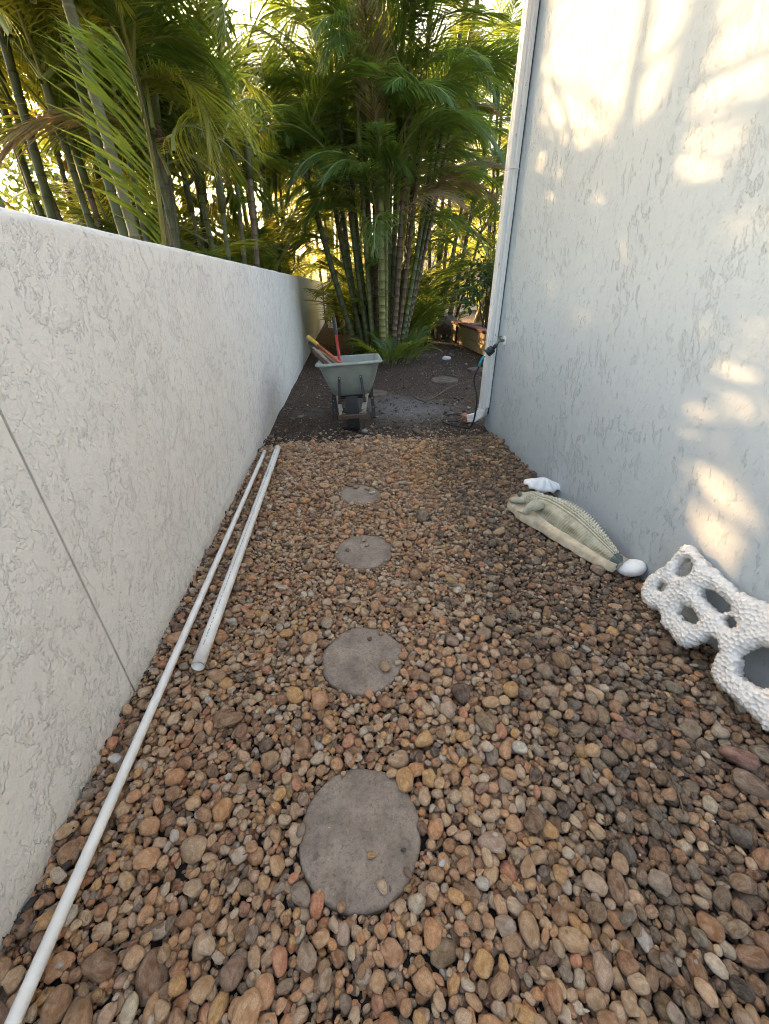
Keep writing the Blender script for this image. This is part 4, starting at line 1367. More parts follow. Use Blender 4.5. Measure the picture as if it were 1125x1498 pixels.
# dark-leaved shrub in the planter
sh = empty('shrub', (4.15, 12.4, 0.44), 'dark leaved shrub with thin bare stems growing in the planter', 'shrub')
r = np.random.default_rng(71)
cs = []
for i in range(13):
    a = r.uniform(0, 6.28)
    q = r.uniform(0.3, 1.0)
    tip = Vector((4.15 + q * math.cos(a) * 0.75, 12.4 + q * math.sin(a) * 0.8, r.uniform(1.25, 2.35)))
    MB().tube(smooth_curve([(4.15 + 0.2 * math.cos(a), 12.4 + 0.2 * math.sin(a), 0.38), (4.15 + 0.35 * q * math.cos(a + 0.5), 12.4 + 0.4 * q * math.sin(a + 0.5), 0.95), tip], 8), [0.03, 0.028, 0.025, 0.022, 0.02, 0.016, 0.012, 0.008], 6).build('branch', M_TWIG, sh, True)
    cs += [(tip, 0.30), (tip + Vector((r.normal() * 0.25, r.normal() * 0.25, -0.2)), 0.26), (tip + Vector((r.normal() * 0.2, r.normal() * 0.2, -0.45)), 0.22)]
leafy('', sh, cs, 34, 0.19, 0.038, M_LEAF_B, 72, 'foliage')
lt = empty('leaning_tree', (5.2, 17.2, 0), 'tan leaning palm trunk catching sun behind the planter shrub', 'palm')
zs = np.linspace(-0.1, 5.5, 52)
MB().tube([(5.2 + 0.22 * z + 0.02 * z * z, 17.2, z) for z in zs], [0.15 * (1.1 - 0.05 * z) * (1.06 if i % 2 else 0.98) for i, z in enumerate(zs)], 10).build('trunk', simple('tan_palm_bark', (0.30, 0.23, 0.15), 0.85, 0.3, 10, 0.006, world=True), lt, True)
for i in range(14):
    place_frond(lt, (5.2 + 0.22 * 5.5 + 0.02 * 30.2, 17.2, 5.45), i * 2.4, 0.1 + 1.1 * i / 14, 2.3 * r.uniform(0.85, 1.1), int(r.choice([3, 4, 5, 6])), M_LEAF_Y, r.normal() * 0.2)

# neighbour's house beyond
nh = empty('neighbour_house', (7.5, 33.0, 0), 'distant tan house with white fascia glimpsed between palms', 'house')
MB().box((8.5, 35.0, 1.0), (13.0, 5.0, 3.2), bev=0.02).build('wall', M_TAN, nh)
MB().box((8.5, 34.9, 2.75), (13.9, 6.1, 0.30), bev=0.02).build('fascia', M_OFFWHITE, nh)
MB().add([(1.4, 31.7, 2.902), (15.6, 31.7, 2.902), (15.6, 38.1, 2.902), (1.4, 38.1, 2.902), (4.4, 35.0, 4.1), (12.6, 35.0, 4.1)], [(0, 1, 5, 4), (1, 2, 5), (2, 3, 4, 5), (3, 0, 4), (3, 2, 1, 0)]).build('roof', M_ROOF, nh)
for x in (4.6, 10.2):
    w = MB().box((x, 32.49, 1.35), (1.5, 0.05, 1.2), bev=0.01).build('window', M_OFFWHITE, nh)
    for dx in (-0.36, 0.36):
        MB().box((x + dx, 32.468, 1.35), (0.62, 0.02, 1.04)).build('pane', simple('dark_glass', (0.03, 0.04, 0.05), 0.1, 0.1, 5), w)
bf = empty('boundary_wall', (2.0, 30.0, 0), 'low sunlit tan boundary wall across the far end of the yard', 'wall')
for i in range(5):
    MB().box((-5.0 + 3.0 * i, 30.0, 0.75), (2.985, 0.18, 1.7), bev=0.01).build('wall_panel', M_TAN, bf)
MB().box((1.0, 30.0, 1.64), (15.1, 0.26, 0.07), bev=0.01).build('coping', M_OFFWHITE, bf)

# ------------------------------------------------------------------ wheelbarrow
wb = empty('wheelbarrow', (0.05, 4.79, -0.02), 'grey green plastic wheelbarrow parked wheel first on the soil', 'wheelbarrow')
TILT = Matrix.Rotation(math.radians(-3.2), 4, 'Y') @ Matrix.Rotation(math.radians(-1.5), 4, 'Z')
WBM = Matrix.Translation((0.05, 4.79, -0.03)) @ TILT
def wbp(p):
    return (WBM @ Vector(p))[:]
class WB(MB):
    def build(self, name, m, parent=None, smooth=False, **kw):
        self.v = [np.array([wbp(p) for p in np.concatenate(self.v)])]
        return MB.build(self, name, m, parent, smooth, **kw)
# tray: lofted rounded rectangles, outer skin, rolled lip, inner skin
def rring(yf, yb, zf, zb, hwf, hwb, rad, n=9):
    """rounded quad ring, front at yf, back at yb"""
    cs = [((-hwf, yf, zf), (-1, 1)), ((hwf, yf, zf), (1, 1)), ((hwb, yb, zb), (1, -1)), ((-hwb, yb, zb), (-1, -1))]
    out = []
    C4 = [(hwf - rad, yf + rad, 270), (hwb - rad, yb - rad, 0), (-hwb + rad, yb - rad, 90), (-hwf + rad, yf + rad, 180)]
    for (x, y, a0) in C4:
        for i in range(n):
            a = math.radians(a0 + 90 * i / (n - 1))
            px_, py_ = x + rad * math.cos(a), y + rad * math.sin(a)
            t = (py_ - yf) / (yb - yf)
            out.append((px_, py_, zf + (zb - zf) * t))
    return out
O = (0.0, 0.0)
lay = [rring(0.36, 1.00, 0.335, 0.30, 0.20, 0.22, 0.07), rring(0.335, 1.03, 0.352, 0.315, 0.235, 0.26, 0.09), rring(0.27, 1.10, 0.50, 0.45, 0.295, 0.31, 0.11), rring(0.19, 1.17, 0.715, 0.655, 0.362, 0.362, 0.12),
       rring(0.185, 1.175, 0.728, 0.668, 0.366, 0.366, 0.12), rring(0.150, 1.205, 0.728, 0.668, 0.400, 0.398, 0.135), rring(0.142, 1.212, 0.740, 0.680, 0.407, 0.405, 0.14), rring(0.150, 1.205, 0.757, 0.697, 0.400, 0.398, 0.135),
       rring(0.195, 1.165, 0.760, 0.700, 0.357, 0.357, 0.12), rring(0.205, 1.155, 0.745, 0.685, 0.348, 0.348, 0.12), rring(0.285, 1.085, 0.50, 0.45, 0.28, 0.295, 0.10), rring(0.355, 1.01, 0.362, 0.325, 0.215, 0.24, 0.08)]
k = len(lay[0])
V = [p for l_ in lay for p in l_]
F = [(i * k + j, i * k + (j + 1) % k, (i + 1) * k + (j + 1) % k, (i + 1) * k + j) for i in range(len(lay) - 1) for j in range(k)]
F.append(tuple(range(k))[::-1])
F.append(tuple((len(lay) - 1) * k + j for j in range(k)))
tray = WB().add(V, F).build('tray', M_TRAY, wb, True)
# load of soil in the tray
lv = rring(0.30, 1.07, 0.46, 0.42, 0.268, 0.28, 0.10)
WB().add(lv + [(0, 0.7, 0.50)], [(i, (i + 1) % k, k) for i in range(k)]).build('soil_load', M_SOIL, tray, True)
# wheel
wc = (0.0, 0.0, 0.205)
def tyre():
    n, m_ = 60, 18
    V, F = [], []
    for i in range(n):
        a = 2 * math.pi * i / n
        for j in range(m_):
            b = 2 * math.pi * j / m_
            w, hh = 0.078 * np.sign(math.cos(b)) * abs(math.cos(b)) ** 0.75, 0.06 * np.sign(math.sin(b)) * abs(math.sin(b)) ** 0.8
            rr_ = 0.136 + hh
            V.append((wc[0] + w, wc[1] + rr_ * math.cos(a), wc[2] + rr_ * math.sin(a)))
    for i in range(n):
        for j in range(m_):
            F.append((i * m_ + j, i * m_ + (j + 1) % m_, ((i + 1) % n) * m_ + (j + 1) % m_, ((i + 1) % n) * m_ + j))
    return V, F
wheel = WB().add(*tyre()).build('wheel', M_RUBBER, wb, True)
tr = WB()
for i in range(40):
    for j, wx in enumerate((-0.060, -0.036, -0.012, 0.012, 0.036, 0.060)):
        a = 2 * math.pi * (i + (0.5 if j % 2 else 0)) / 40
        rr_ = 0.197 - 0.010 * (abs(wx) / 0.06) ** 2.2
        c = (wc[0] + wx, wc[1] + rr_ * math.cos(a), wc[2] + rr_ * math.sin(a))
        tr.box(c, (0.019, 0.012, 0.021), Matrix.Rotation(a, 3, 'X'))
tr.build('tread', M_RUBBER, wheel, kind='stuff')
MBv, MBf = [], []
hub = WB()
for s in (-1, 1):
    pr = [(0.0, 0.05), (0.03, 0.05), (0.05, 0.035), (0.075, 0.04), (0.085, 0.05)]
    V = [(s * x, rr_ * math.cos(2 * math.pi * i / 24), 0.205 + rr_ * math.sin(2 * math.pi * i / 24)) for (rr_, x) in pr for i in range(24)]
    F = [(j * 24 + i, j * 24 + (i + 1) % 24, (j + 1) * 24 + (i + 1) % 24, (j + 1) * 24 + i) for j in range(4) for i in range(24)]
    hub.add(V, F)
hub.build('rim', M_STEEL, wheel, True)
WB().tube([(-0.15, 0, 0.205), (0.15, 0, 0.205)], 0.011, 8).build('axle', M_STEEL, wheel, True)
for s in (-1, 1):
    WB().bar((s * 0.135, -0.215, 0.262), (s * 0.30, 1.62, 0.49), 0.036, 0.044, 0.005).build('handle', M_WOOD, wb)
    WB().bar((s * 0.128, -0.17, 0.294), (s * 0.148, 0.0, 0.322), 0.044, 0.006).build('axle_bracket', M_STEEL, wb)
    br = WB().bar((s * 0.128, 0.208, 0.60), (s * 0.152, 0.10, 0.345), 0.030, 0.010, 0.003)
    br.bar((s * 0.152, 0.10, 0.347), (s * 0.152, 0.02, 0.330), 0.030, 0.010, 0.003)
    brace = br.build('brace', M_BLACK, wb)
    WB().tube([(s * 0.128, 0.205, 0.588), (s * 0.128, 0.190, 0.583)], 0.008, 8).build('bolt', M_STEEL, brace, True)
    lg = WB().bar((s * 0.245, 0.52, 0.33), (s * 0.262, 0.42, 0.02), 0.045, 0.012, 0.003)
    lg.bar((s * 0.262, 0.40, 0.02), (s * 0.262, 0.72, 0.02), 0.045, 0.012, 0.003).bar((s * 0.262, 0.70, 0.02), (s * 0.25, 0.86, 0.36), 0.045, 0.012, 0.003)
    leg = lg.build('leg', M_BLACK, wb)
    for q in (0.25, 0.6):
        WB().tube([(s * (0.245 + 0.017 * q), 0.52 - 0.10 * q - 0.012, 0.33 - 0.31 * q), (s * (0.245 + 0.017 * q), 0.52 - 0.10 * q, 0.33 - 0.31 * q)], 0.007, 6).build('bolt', M_STEEL, leg)
WB().bar((-0.165, -0.225, 0.232), (0.165, -0.225, 0.232), 0.05, 0.042, 0.006).build('nose_bar', M_WOOD_D, wb)
WB().bar((-0.24, 0.40, 0.305), (0.24, 0.40, 0.305), 0.05, 0.03, 0.004).build('cross_bar', M_BLACK, wb)

# tools in the tray
t1 = empty('shovel', (-0.11, 5.35, 0.45), 'red shafted shovel with black grip standing in the wheelbarrow', 'shovel')
a, b = Vector((-0.075, 5.22, 0.50)), Vector((-0.15, 5.80, 1.15))
m1 = a.lerp(b, 0.72)
MB().tube([a, m1], 0.019, 10).build('shaft', M_RED, t1, True)
MB().tube([m1 - (b - a) * 0.01, m1, m1.lerp(b, 0.3), m1.lerp(b, 0.7), b, b + (b - a).normalized() * 0.012], [0.02, 0.026, 0.025, 0.027, 0.028, 0.016], 10).build('grip', M_BLACK, t1, True)
MB().tube([(-0.03, 5.16, 0.42), (-0.05, 5.2, 0.48), a], [0.09, 0.06, 0.02], 10, squash=0.2).build('blade', M_STEEL, t1, True)
t2 = empty('lopper', (-0.1, 5.2, 0.55), 'yellow ended tool with orange shaft sticking out of the wheelbarrow on the left', 'tool')
a, b = Vector((-0.05, 5.18, 0.66)), Vector((-0.50, 5.72, 0.94))
MB().tube([a, a.lerp(b, 0.72)], 0.019, 9).build('shaft', M_ORANGE, t2, True)
MB().tube([a.lerp(b, 0.70), a.lerp(b, 0.74), a.lerp(b, 0.98), b], [0.022, 0.028, 0.03, 0.018], 10).build('grip', M_YELLOW, t2, True)
t3 = empty('rake', (-0.12, 5.2, 0.5), 'dark gripped tool lying just under the orange shaft in the wheelbarrow', 'tool')
a, b = Vector((-0.10, 5.16, 0.62)), Vector((-0.48, 5.66, 0.87))
MB().tube([a, a.lerp(b, 0.7)], 0.018, 8).build('shaft', M_WOOD_D, t3, True)
MB().tube([a.lerp(b, 0.68), a.lerp(b, 0.72), b], [0.02, 0.027, 0.025], 9).build('grip', M_BLACK, t3, True)
st = MB().bar((-0.08, 5.14, 0.60), (-0.40, 5.56, 0.83), 0.10, 0.022, 0.004).build('wooden_stake', M_WOOD, None)
st['label'], st['category'] = 'weathered tan board leaning out of the wheelbarrow below the orange shaft', 'board'
st = MB().bar((-0.15, 5.13, 0.585), (-0.42, 5.50, 0.79), 0.06, 0.03, 0.004).build('wooden_stake', M_WOOD_D, None)
st['label'], st['category'] = 'narrow dark brown stake, lowest of the things leaning out of the wheelbarrow', 'stake'

# ------------------------------------------------------------------ plastic pipes
def pipe(a, b, r_out, label, print_side):
    a, b = Vector(a), Vector(b)
    root = empty('plastic_pipe', a, label, 'pipe', 'white plastic pipes on the gravel')
    d = (b - a).normalized()
    sag = [a.lerp(b, i / 20) + Vector((0, 0, -0.006 * math.sin(math.pi * i / 20))) for i in range(21)]
    mb = MB()
    n = 24
    mb.tube(sag, r_out, n, False)
    mb.tube(sag[::-1], r_out - 0.0045, n, False)
    # annular ends
    V = np.concatenate(mb.v)
    F = []
    nb = 21 * n
    o1, i1 = range(0, n), [nb + 20 * n + j for j in range(n)]
    o2, i2 = [20 * n + j for j in range(n)], [nb + j for j in range(n)]
    for oo, ii in ((o1, i1), (o2, i2)):
        oo = list(oo)
        used = []
        for j in range(n):
            # nearest inner vertex
            dd = [(V[oo[j]] - V[q]) @ (V[oo[j]] - V[q]) for q in ii]
            used.append(ii[int(np.argmin(dd))])
        for j in range(n):
            q = (oo[j], oo[(j + 1) % n], used[(j + 1) % n], used[j])
            if len(set(q)) == 4:
                F.append(q)
    mb.f += F
    mb.build('tube', M_PVC, root, True)
    if print_side is not None:
        pr = MB()
        side = d.cross(Vector((0, 0, 1))).normalized()
        nrm = (Vector((0, 0, 1)) * math.cos(print_side) + side * math.sin(print_side)).normalized()
        tng = d.cross(nrm).normalized()
        L_ = (b - a).length
        s = 0.10
        rr_ = np.random.default_rng(3)
        while s < L_ - 0.05:
            u = s / L_
            c = a.lerp(b, u) + Vector((0, 0, -0.006 * math.sin(math.pi * u))) + nrm * (r_out + 0.0006)
            wl = rr_.uniform(0.008, 0.022)
            ht = 0.0022
            pr.add([(c - d * wl / 2 - tng * ht)[:], (c + d * wl / 2 - tng * ht)[:], (c + d * wl / 2 + tng * ht)[:], (c - d * wl / 2 + tng * ht)[:]], [(0, 1, 2, 3)])
            s += wl + rr_.uniform(0.006, 0.016)
        for q in (0.72, 0.735, 0.75, 0.80):
            c = a.lerp(b, q) + nrm * (r_out + 0.001) + Vector((0, 0, -0.006 * math.sin(math.pi * q)))
            pr.add([(c - d * 0.012 - tng * 0.006)[:], (c + d * 0.012 - tng * 0.004)[:], (c + d * 0.010 + tng * 0.007)[:], (c - d * 0.012 + tng * 0.003)[:]], [(0, 1, 2, 3)])
        pr.build('printed_line', M_PRINT, root)
pipe((-0.822, -0.35, 0.045), (-0.885, 3.96, 0.040), 0.0172, 'longer thin white plastic pipe running to the bottom left corner', None)
pipe((-0.718, 1.265, 0.052), (-0.762, 4.03, 0.048), 0.0285, 'shorter thick white plastic pipe with open end and printed line', 0.1)

# ------------------------------------------------------------------ hose, tap timer, terracotta
tm = empty('tap_timer', (1.565, 4.47, 0.90), 'dark green plastic hose fitting hanging from the tap', 'hose fitting')
q = Vector((-0.55, 0.12, -0.55)).normalized()
c0 = Vector((1.583, 4.45, 0.95))
MB().tube([c0, c0 + q * 0.035], [0.021, 0.019], 10).build('swivel_nut', M_BLACK, tm, True)
MB().tube([c0 + q * 0.035, c0 + q * 0.045, c0 + q * 0.11, c0 + q * 0.12], [0.028, 0.042, 0.042, 0.03], 14).build('body', M_TIMER, tm, True)
MB().tube([c0 + q * 0.07, c0 + q * 0.082], [0.0445, 0.0445], 14).build('band', M_BLACK, tm, True)
hz = empty('garden_hose', (1.45, 4.75, 0), 'black hose with teal end hanging from the tap past the downspout', 'hose')
h0 = c0 + q * 0.12
MB().tube([h0, h0 + q * 0.03], 0.014, 8).build('coupling', M_OFFWHITE, hz, True)
h1 = h0 + q * 0.03
pts = smooth_curve([h1, h1 + Vector((-0.03, 0.01, -0.05)), h1 + Vector((-0.045, 0.012, -0.11))], 8)
MB().tube(pts, 0.0125, 9).build('teal_section', M_HOSE_T, hz, True)
h2 = pts[-1]
pts = smooth_curve([h2, h2 + Vector((-0.035, 0.01, -0.14)), (1.435, 4.44, 0.40), (1.43, 4.45, 0.16), (1.40, 4.50, 0.045), (1.32, 4.60, 0.03), (1.20, 4.74, 0.02), (1.16, 4.95, 0.02), (1.27, 5.14, 0.02), (1.42, 5.10, 0.03), (1.44, 4.92, 0.05), (1.33, 4.78, 0.045), (1.22, 4.82, 0.03)], 70)
MB().tube(pts, 0.0105, 8).build('hose', M_HOSE_K, hz, True)
# broken terracotta piece at the downspout outlet
v, f = pebble_mesh(9, 2)
bm_ = MB().box((1.475, 4.93, 0.035), (0.10, 0.13, 0.075), Matrix.Rotation(0.7, 3, 'Z') @ Matrix.Rotation(0.25, 3, 'X'), 0.012).build('brick', M_TERRA, None)
bm_['label'], bm_['category'] = 'terracotta red brick piece lying under the downspout elbow', 'brick'

# branches on the soil
for (pts, rd, lab) in ((((0.98, 6.35, 0.03), (1.02, 6.0, 0.03), (1.13, 5.80, 0.03)), 0.014, 'short dark bent stick on the soil right of the wheelbarrow'),
                       (((1.10, 5.80, 0.03), (1.35, 6.15, 0.035), (1.62, 6.62, 0.035), (1.95, 7.0, 0.035), (2.2, 7.2, 0.03)), 0.013, 'long brown stick lying on the soil toward the downspout'),
                       (((1.85, 7.9, 0.02), (2.05, 7.6, 0.03), (2.4, 7.35, 0.03)), 0.012, 'thin curved stick on the soil behind the downspout')):
    o = MB().tube(smooth_curve(pts, 14), [rd * (1 - 0.03 * i) for i in range(14)], 7).build('stick', M_TWIG, None, True)
    o['label'], o['category'], o['group'] = lab, 'stick', 'sticks on the soil'
for (x, y, a, l_, lab) in ((0.62, 3.45, 2.2, 0.22, 'thin pale twig on the gravel near the soil edge'), (1.02, 0.63, 1.35, 0.16, 'thin straight twig on the dark gravel at lower right'), (-0.62, 0.42, 0.4, 0.13, 'short twig on the gravel by the long pipe')):
    z = gravel_top(x, y, 0.05) + 0.012
    d = Vector((math.cos(a), math.sin(a), 0.02))
    o = MB().tube(smooth_curve([Vector((x, y, z)) - d * l_ / 2, Vector((x, y, z + 0.008)) + Vector((0.01, 0, 0)), Vector((x, y, z)) + d * l_ / 2], 7), 0.0024, 5).build('twig', M_TWIG, None)
    o['label'], o['category'], o['group'] = lab, 'twig', 'twigs on the gravel'

# ------------------------------------------------------------------ reptile statue
def reptile():
    A, B = Vector((1.31, 2.66, 0.02)), Vector((1.555, 1.775, 0.02))
    ax = (B - A)
    Lr = ax.length
    ax.normalize()
    wy = Vector((-ax.y, ax.x, 0))       # toward the house wall
    if wy.x < 0:
        wy = -wy
    zb = 0.022
    root = empty('reptile_statue', (A + ax * Lr * 0.5)[:2] + (0.0,), 'weathered green cement reptile statue lying along the house wall', 'statue')
    def W(s, y, z):
        return (A + ax * (s * Lr) + wy * y + Vector((0, 0, z + zb)))[:]
    # body: loft from snout to the blunt dark tail end
    ss = np.linspace(0, 1, 190)
    def wid(s):
        return np.interp(s, [0, .03, .08, .14, .20, .28, .40, .55, .70, .85, .95, 1.0], [.034, .066, .086, .080, .084, .098, .104, .096, .078, .058, .040, .020])
    def hei(s):
        return np.interp(s, [0, .03, .08, .14, .20, .28, .40, .55, .70, .85, .95, 1.0], [.050, .085, .115, .125, .122, .135, .145, .138, .118, .090, .068, .045])
    def cy_(s):
        return np.interp(s, [0, .1, .3, .6, 1.0], [-.020, -.012, .03, .028, -.004])
    n = 72
    V, ring = [], []
    for s in ss:
        w, h_ = float(wid(s)), float(hei(s))
        for i in range(n):
            t = i / (n - 1)               # 0 = wall side foot, 1 = viewer side foot
            a = math.pi * t
            y = w * math.cos(a) * (1 if t < 0.5 else 1.12)
            z = h_ * max(0, math.sin(a)) ** 0.78
            nrm = np.array((math.cos(a), math.sin(a)))
            d = 0.0
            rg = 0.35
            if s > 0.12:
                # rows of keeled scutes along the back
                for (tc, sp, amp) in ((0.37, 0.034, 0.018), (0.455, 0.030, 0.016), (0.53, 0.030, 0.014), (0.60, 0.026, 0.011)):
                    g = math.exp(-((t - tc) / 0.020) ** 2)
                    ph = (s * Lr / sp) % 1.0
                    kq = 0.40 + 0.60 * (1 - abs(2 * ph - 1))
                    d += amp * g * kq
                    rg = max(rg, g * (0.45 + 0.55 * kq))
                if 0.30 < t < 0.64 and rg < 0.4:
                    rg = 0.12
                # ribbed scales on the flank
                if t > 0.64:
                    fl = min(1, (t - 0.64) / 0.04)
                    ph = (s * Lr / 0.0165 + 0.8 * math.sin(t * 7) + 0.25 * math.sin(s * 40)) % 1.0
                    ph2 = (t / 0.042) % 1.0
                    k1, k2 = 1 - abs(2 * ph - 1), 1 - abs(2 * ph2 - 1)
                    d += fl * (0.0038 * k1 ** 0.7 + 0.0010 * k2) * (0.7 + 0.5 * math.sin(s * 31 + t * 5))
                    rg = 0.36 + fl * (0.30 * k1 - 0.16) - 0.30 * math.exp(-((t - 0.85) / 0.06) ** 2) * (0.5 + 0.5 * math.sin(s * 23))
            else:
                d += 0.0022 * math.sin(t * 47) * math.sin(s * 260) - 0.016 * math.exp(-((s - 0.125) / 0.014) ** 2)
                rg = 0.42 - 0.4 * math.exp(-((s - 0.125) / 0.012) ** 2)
            # jowl plate with concentric grooves
            q = math.hypot((s - 0.175) * Lr / 0.055, (t - 0.74) / 0.13)
            if q < 1:
                d += 0.030 * math.sqrt(1 - q * q) + 0.0035 * math.cos(q * 22)
                rg = 0.40 + 0.2 * math.cos(q * 22)
            # eye socket brow and mouth line
            q2 = math.hypot((s - 0.055) * Lr / 0.024, (t - 0.66) / 0.09)
            if q2 < 1:
                d += 0.018 * math.cos(q2 * math.pi / 2)
            if s < 0.13 and abs(t - 0.82 + s * 0.3) < 0.018:
                d -= 0.006
            if s > 0.93 and abs(s - 0.945) < 0.004:
                d -= 0.004
            y += nrm[0] * d
            z += nrm[1] * d
            V.append(W(s, float(cy_(s)) + y, z))
            ring.append(rg)
    F = [(j * n + i, (j + 1) * n + i, (j + 1) * n + i + 1, j * n + i + 1) for j in range(len(ss) - 1) for i in range(n - 1)]
    F.append(tuple(range(n)))
    F.append(tuple((len(ss) - 1) * n + i for i in range(n))[::-1])
    body = MB().add(V, F, ring)
    me_split = int(0.948 * (len(ss) - 1))
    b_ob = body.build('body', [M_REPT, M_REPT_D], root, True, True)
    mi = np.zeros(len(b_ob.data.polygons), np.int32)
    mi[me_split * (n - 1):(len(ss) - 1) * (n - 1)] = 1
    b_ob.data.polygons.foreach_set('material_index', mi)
    # eye
    def sphere(c, r0, sub=2):
        bm = bmesh.new()
        bmesh.ops.create_icosphere(bm, subdivisions=sub, radius=r0)
        v = [(Vector(c) + p.co)[:] for p in bm.verts]
        f = [[p.index for p in g.verts] for g in bm.faces]
        bm.free()
        return v, f
    MB().add(*sphere(W(0.055, float(cy_(.055)) - 0.062, 0.090), 0.019)).build('eye', M_REPT_D, root, True)
    # cement base, a ledge spreading toward the path
    V, F = [], []
    m_ = 60
    prof = [(0.0, -0.03), (0.0, 0.012), (0.012, 0.026), (0.05, 0.034), (0.10, 0.045)]
    for i in range(m_):
        s = -0.035 + 1.03 * i / (m_ - 1)
        edge = float(np.interp(s, [-.04, 0, .05, .12, .18, .25, .4, .6, .8, .95, 1.0], [-.085, -.135, -.160, -.150, -.175, -.170, -.140, -.122, -.100, -.070, -.035])) + 0.008 * fbm(s * 10, 0, 1.0, 3, 2.0)
        for (dy, z) in prof:
            V.append(W(s, edge + dy, z + 0.004 * fbm(s * 20, dy * 30, 1, 2, 1.0)))
        V.append(W(s, 0.06, 0.04))
    kk = len(prof) + 1
    for i in range(m_ - 1):
        for j in range(kk - 1):
            F.append((i * kk + j, i * kk + j + 1, (i + 1) * kk + j + 1, (i + 1) * kk + j))
    F.append(tuple(range(kk))[::-1])
    F.append(tuple((m_ - 1) * kk + j for j in range(kk)))
    MB().add(V, F).build('base', M_REPT_B, root, True)
    # fore leg folded over the flank, foot on the ledge
    lg = smooth_curve([W(.30, -.055, .105), W(.285, -.105, .108), W(.262, -.135, .085), W(.25, -.148, .055), W(.235, -.165, .044)], 14)
    leg = MB().tube(lg, [.024, .032, .037, .039, .038, .036, .033, .030, .027, .026, .025, .024, .022, .014], 14, True, [0.55] * 14)
    leg.build('leg', M_REPT, root, True, True)
    for dy in (-0.012, 0.006, 0.022):
        MB().tube([W(.238, -.160 + dy * 0.4, .046), W(.215, -.170 + dy, .042), W(.20, -.172 + dy * 1.3, .036)], [.012, .011, .005], 8, True, [0.6] * 3).build('toe', M_REPT, root, True, True)
    lg = smooth_curve([W(.135, -.075, .075), W(.10, -.110, .068), W(.06, -.135, .052), W(.02, -.140, .046)], 10)
    MB().tube(lg, [.020, .026, .026, .025, .023, .022, .020, .019, .017, .010], 10, True, [0.55] * 10).build('leg', M_REPT, root, True, True)
    # jagged crest along the wall side of the back
    for i in range(30):
        s = 0.24 + 0.66 * i / 29
        w, h_ = float(wid(s)), float(hei(s))
        a = math.pi * 0.33
        y = float(cy_(s)) + w * math.cos(a)
        z = h_ * math.sin(a) ** 0.78
        hgt = 0.030 * math.sin(math.pi * (0.12 + 0.8 * i / 29)) + 0.006
        MB().add([W(s - .013, y - .004, z - .004), W(s + .013, y - .004, z - .004), W(s + .006, y + hgt * 0.75, z + hgt * 0.8), W(s - .013, y + .010, z - .006), W(s + .013, y + .010, z - .006)],
                 [(0, 1, 2), (1, 4, 2), (4, 3, 2), (3, 0, 2)], [0.8] * 5).build('crest_spine', M_REPT, root, False, True)
reptile()

# ------------------------------------------------------------------ shells
def fan_shell(c, r0, yaw, tilt, label):
    """a ribbed white shell half, hinge up"""
    V, F = [], []
    n, m_ = 41, 12
    for i in range(n):
        a = math.radians(-78 + 156 * i / (n - 1))
        for j in range(m_):
            q = j / (m_ - 1)
            rr_ = r0 * q * (1 + 0.04 * math.cos(a * 12))
            z = r0 * 0.42 * math.sin(math.pi * (0.12 + 0.88 * q)) ** 0.8 * math.cos(a * 0.95) + 0.008 * q * math.cos(a * 15)
            V.append((rr_ * math.sin(a), rr_ * math.cos(a), z))
    for i in range(n - 1):
        for j in range(m_ - 1):
            F.append((i * m_ + j, (i + 1) * m_ + j, (i + 1) * m_ + j + 1, i * m_ + j + 1))
    V = np.array(V)
    me = mesh('seashell', V, F, M_SHELL, True)
    o = obj('seashell', me, None, c, label=label, category='shell', group='white seashells by the house wall')
    md = o.modifiers.new('thickness', 'SOLIDIFY')
    md.thickness = 0.006
    o.rotation_euler = (tilt, 0, yaw)
    return o
fan_shell((1.60, 2.93, 0.07), 0.165, math.radians(150), math.radians(-10), 'white fan shaped seashell against the wall behind the reptile head')
def oval_shell():
    V, F = [], []
    n, m_ = 48, 16
    for j in range(m_):
        t = math.pi * j / (m_ - 1)
        for i in range(n):
            a = 2 * math.pi * i / n
            rr_ = math.sin(t)
            z = math.cos(t)
            x, y = 0.082 * rr_ * math.cos(a), 0.062 * rr_ * math.sin(a) * (1 + 0.12 * math.cos(a))
            zz = 0.040 * np.sign(z) * abs(z) ** 0.8
            g = 1 + 0.018 * math.cos(14 * math.hypot(x + 0.05, y) / 0.08 * 2.2) if z > 0 else 1
            V.append((x, y, zz * g))
    for j in range(m_ - 1):
        for i in range(n):
            F.append((j * n + i, (j + 1) * n + i, (j + 1) * n + (i + 1) % n, j * n + (i + 1) % n))
    o = obj('seashell', mesh('seashell', V, F, M_SHELL, True), None, (1.612, 1.762, 0.045), label='smooth white oval clam shell between the reptile tail and coral', category='shell', group='white seashells by the house wall')
    o.rotation_euler = (math.radians(14), math.radians(-26), math.radians(-52))
oval_shell()
sm = rock((-0.905, 0.905, 0.020), (0.024, 0.019, 0.010), simple('grey_shell', (0.42, 0.40, 0.37), 0.4, 0.2, 60, world=True), 'tiny round pale shell on the gravel by the left wall', 66, 'seashell', 'shell')
sm.rotation_euler = (0.3, 0.5, 0.4)

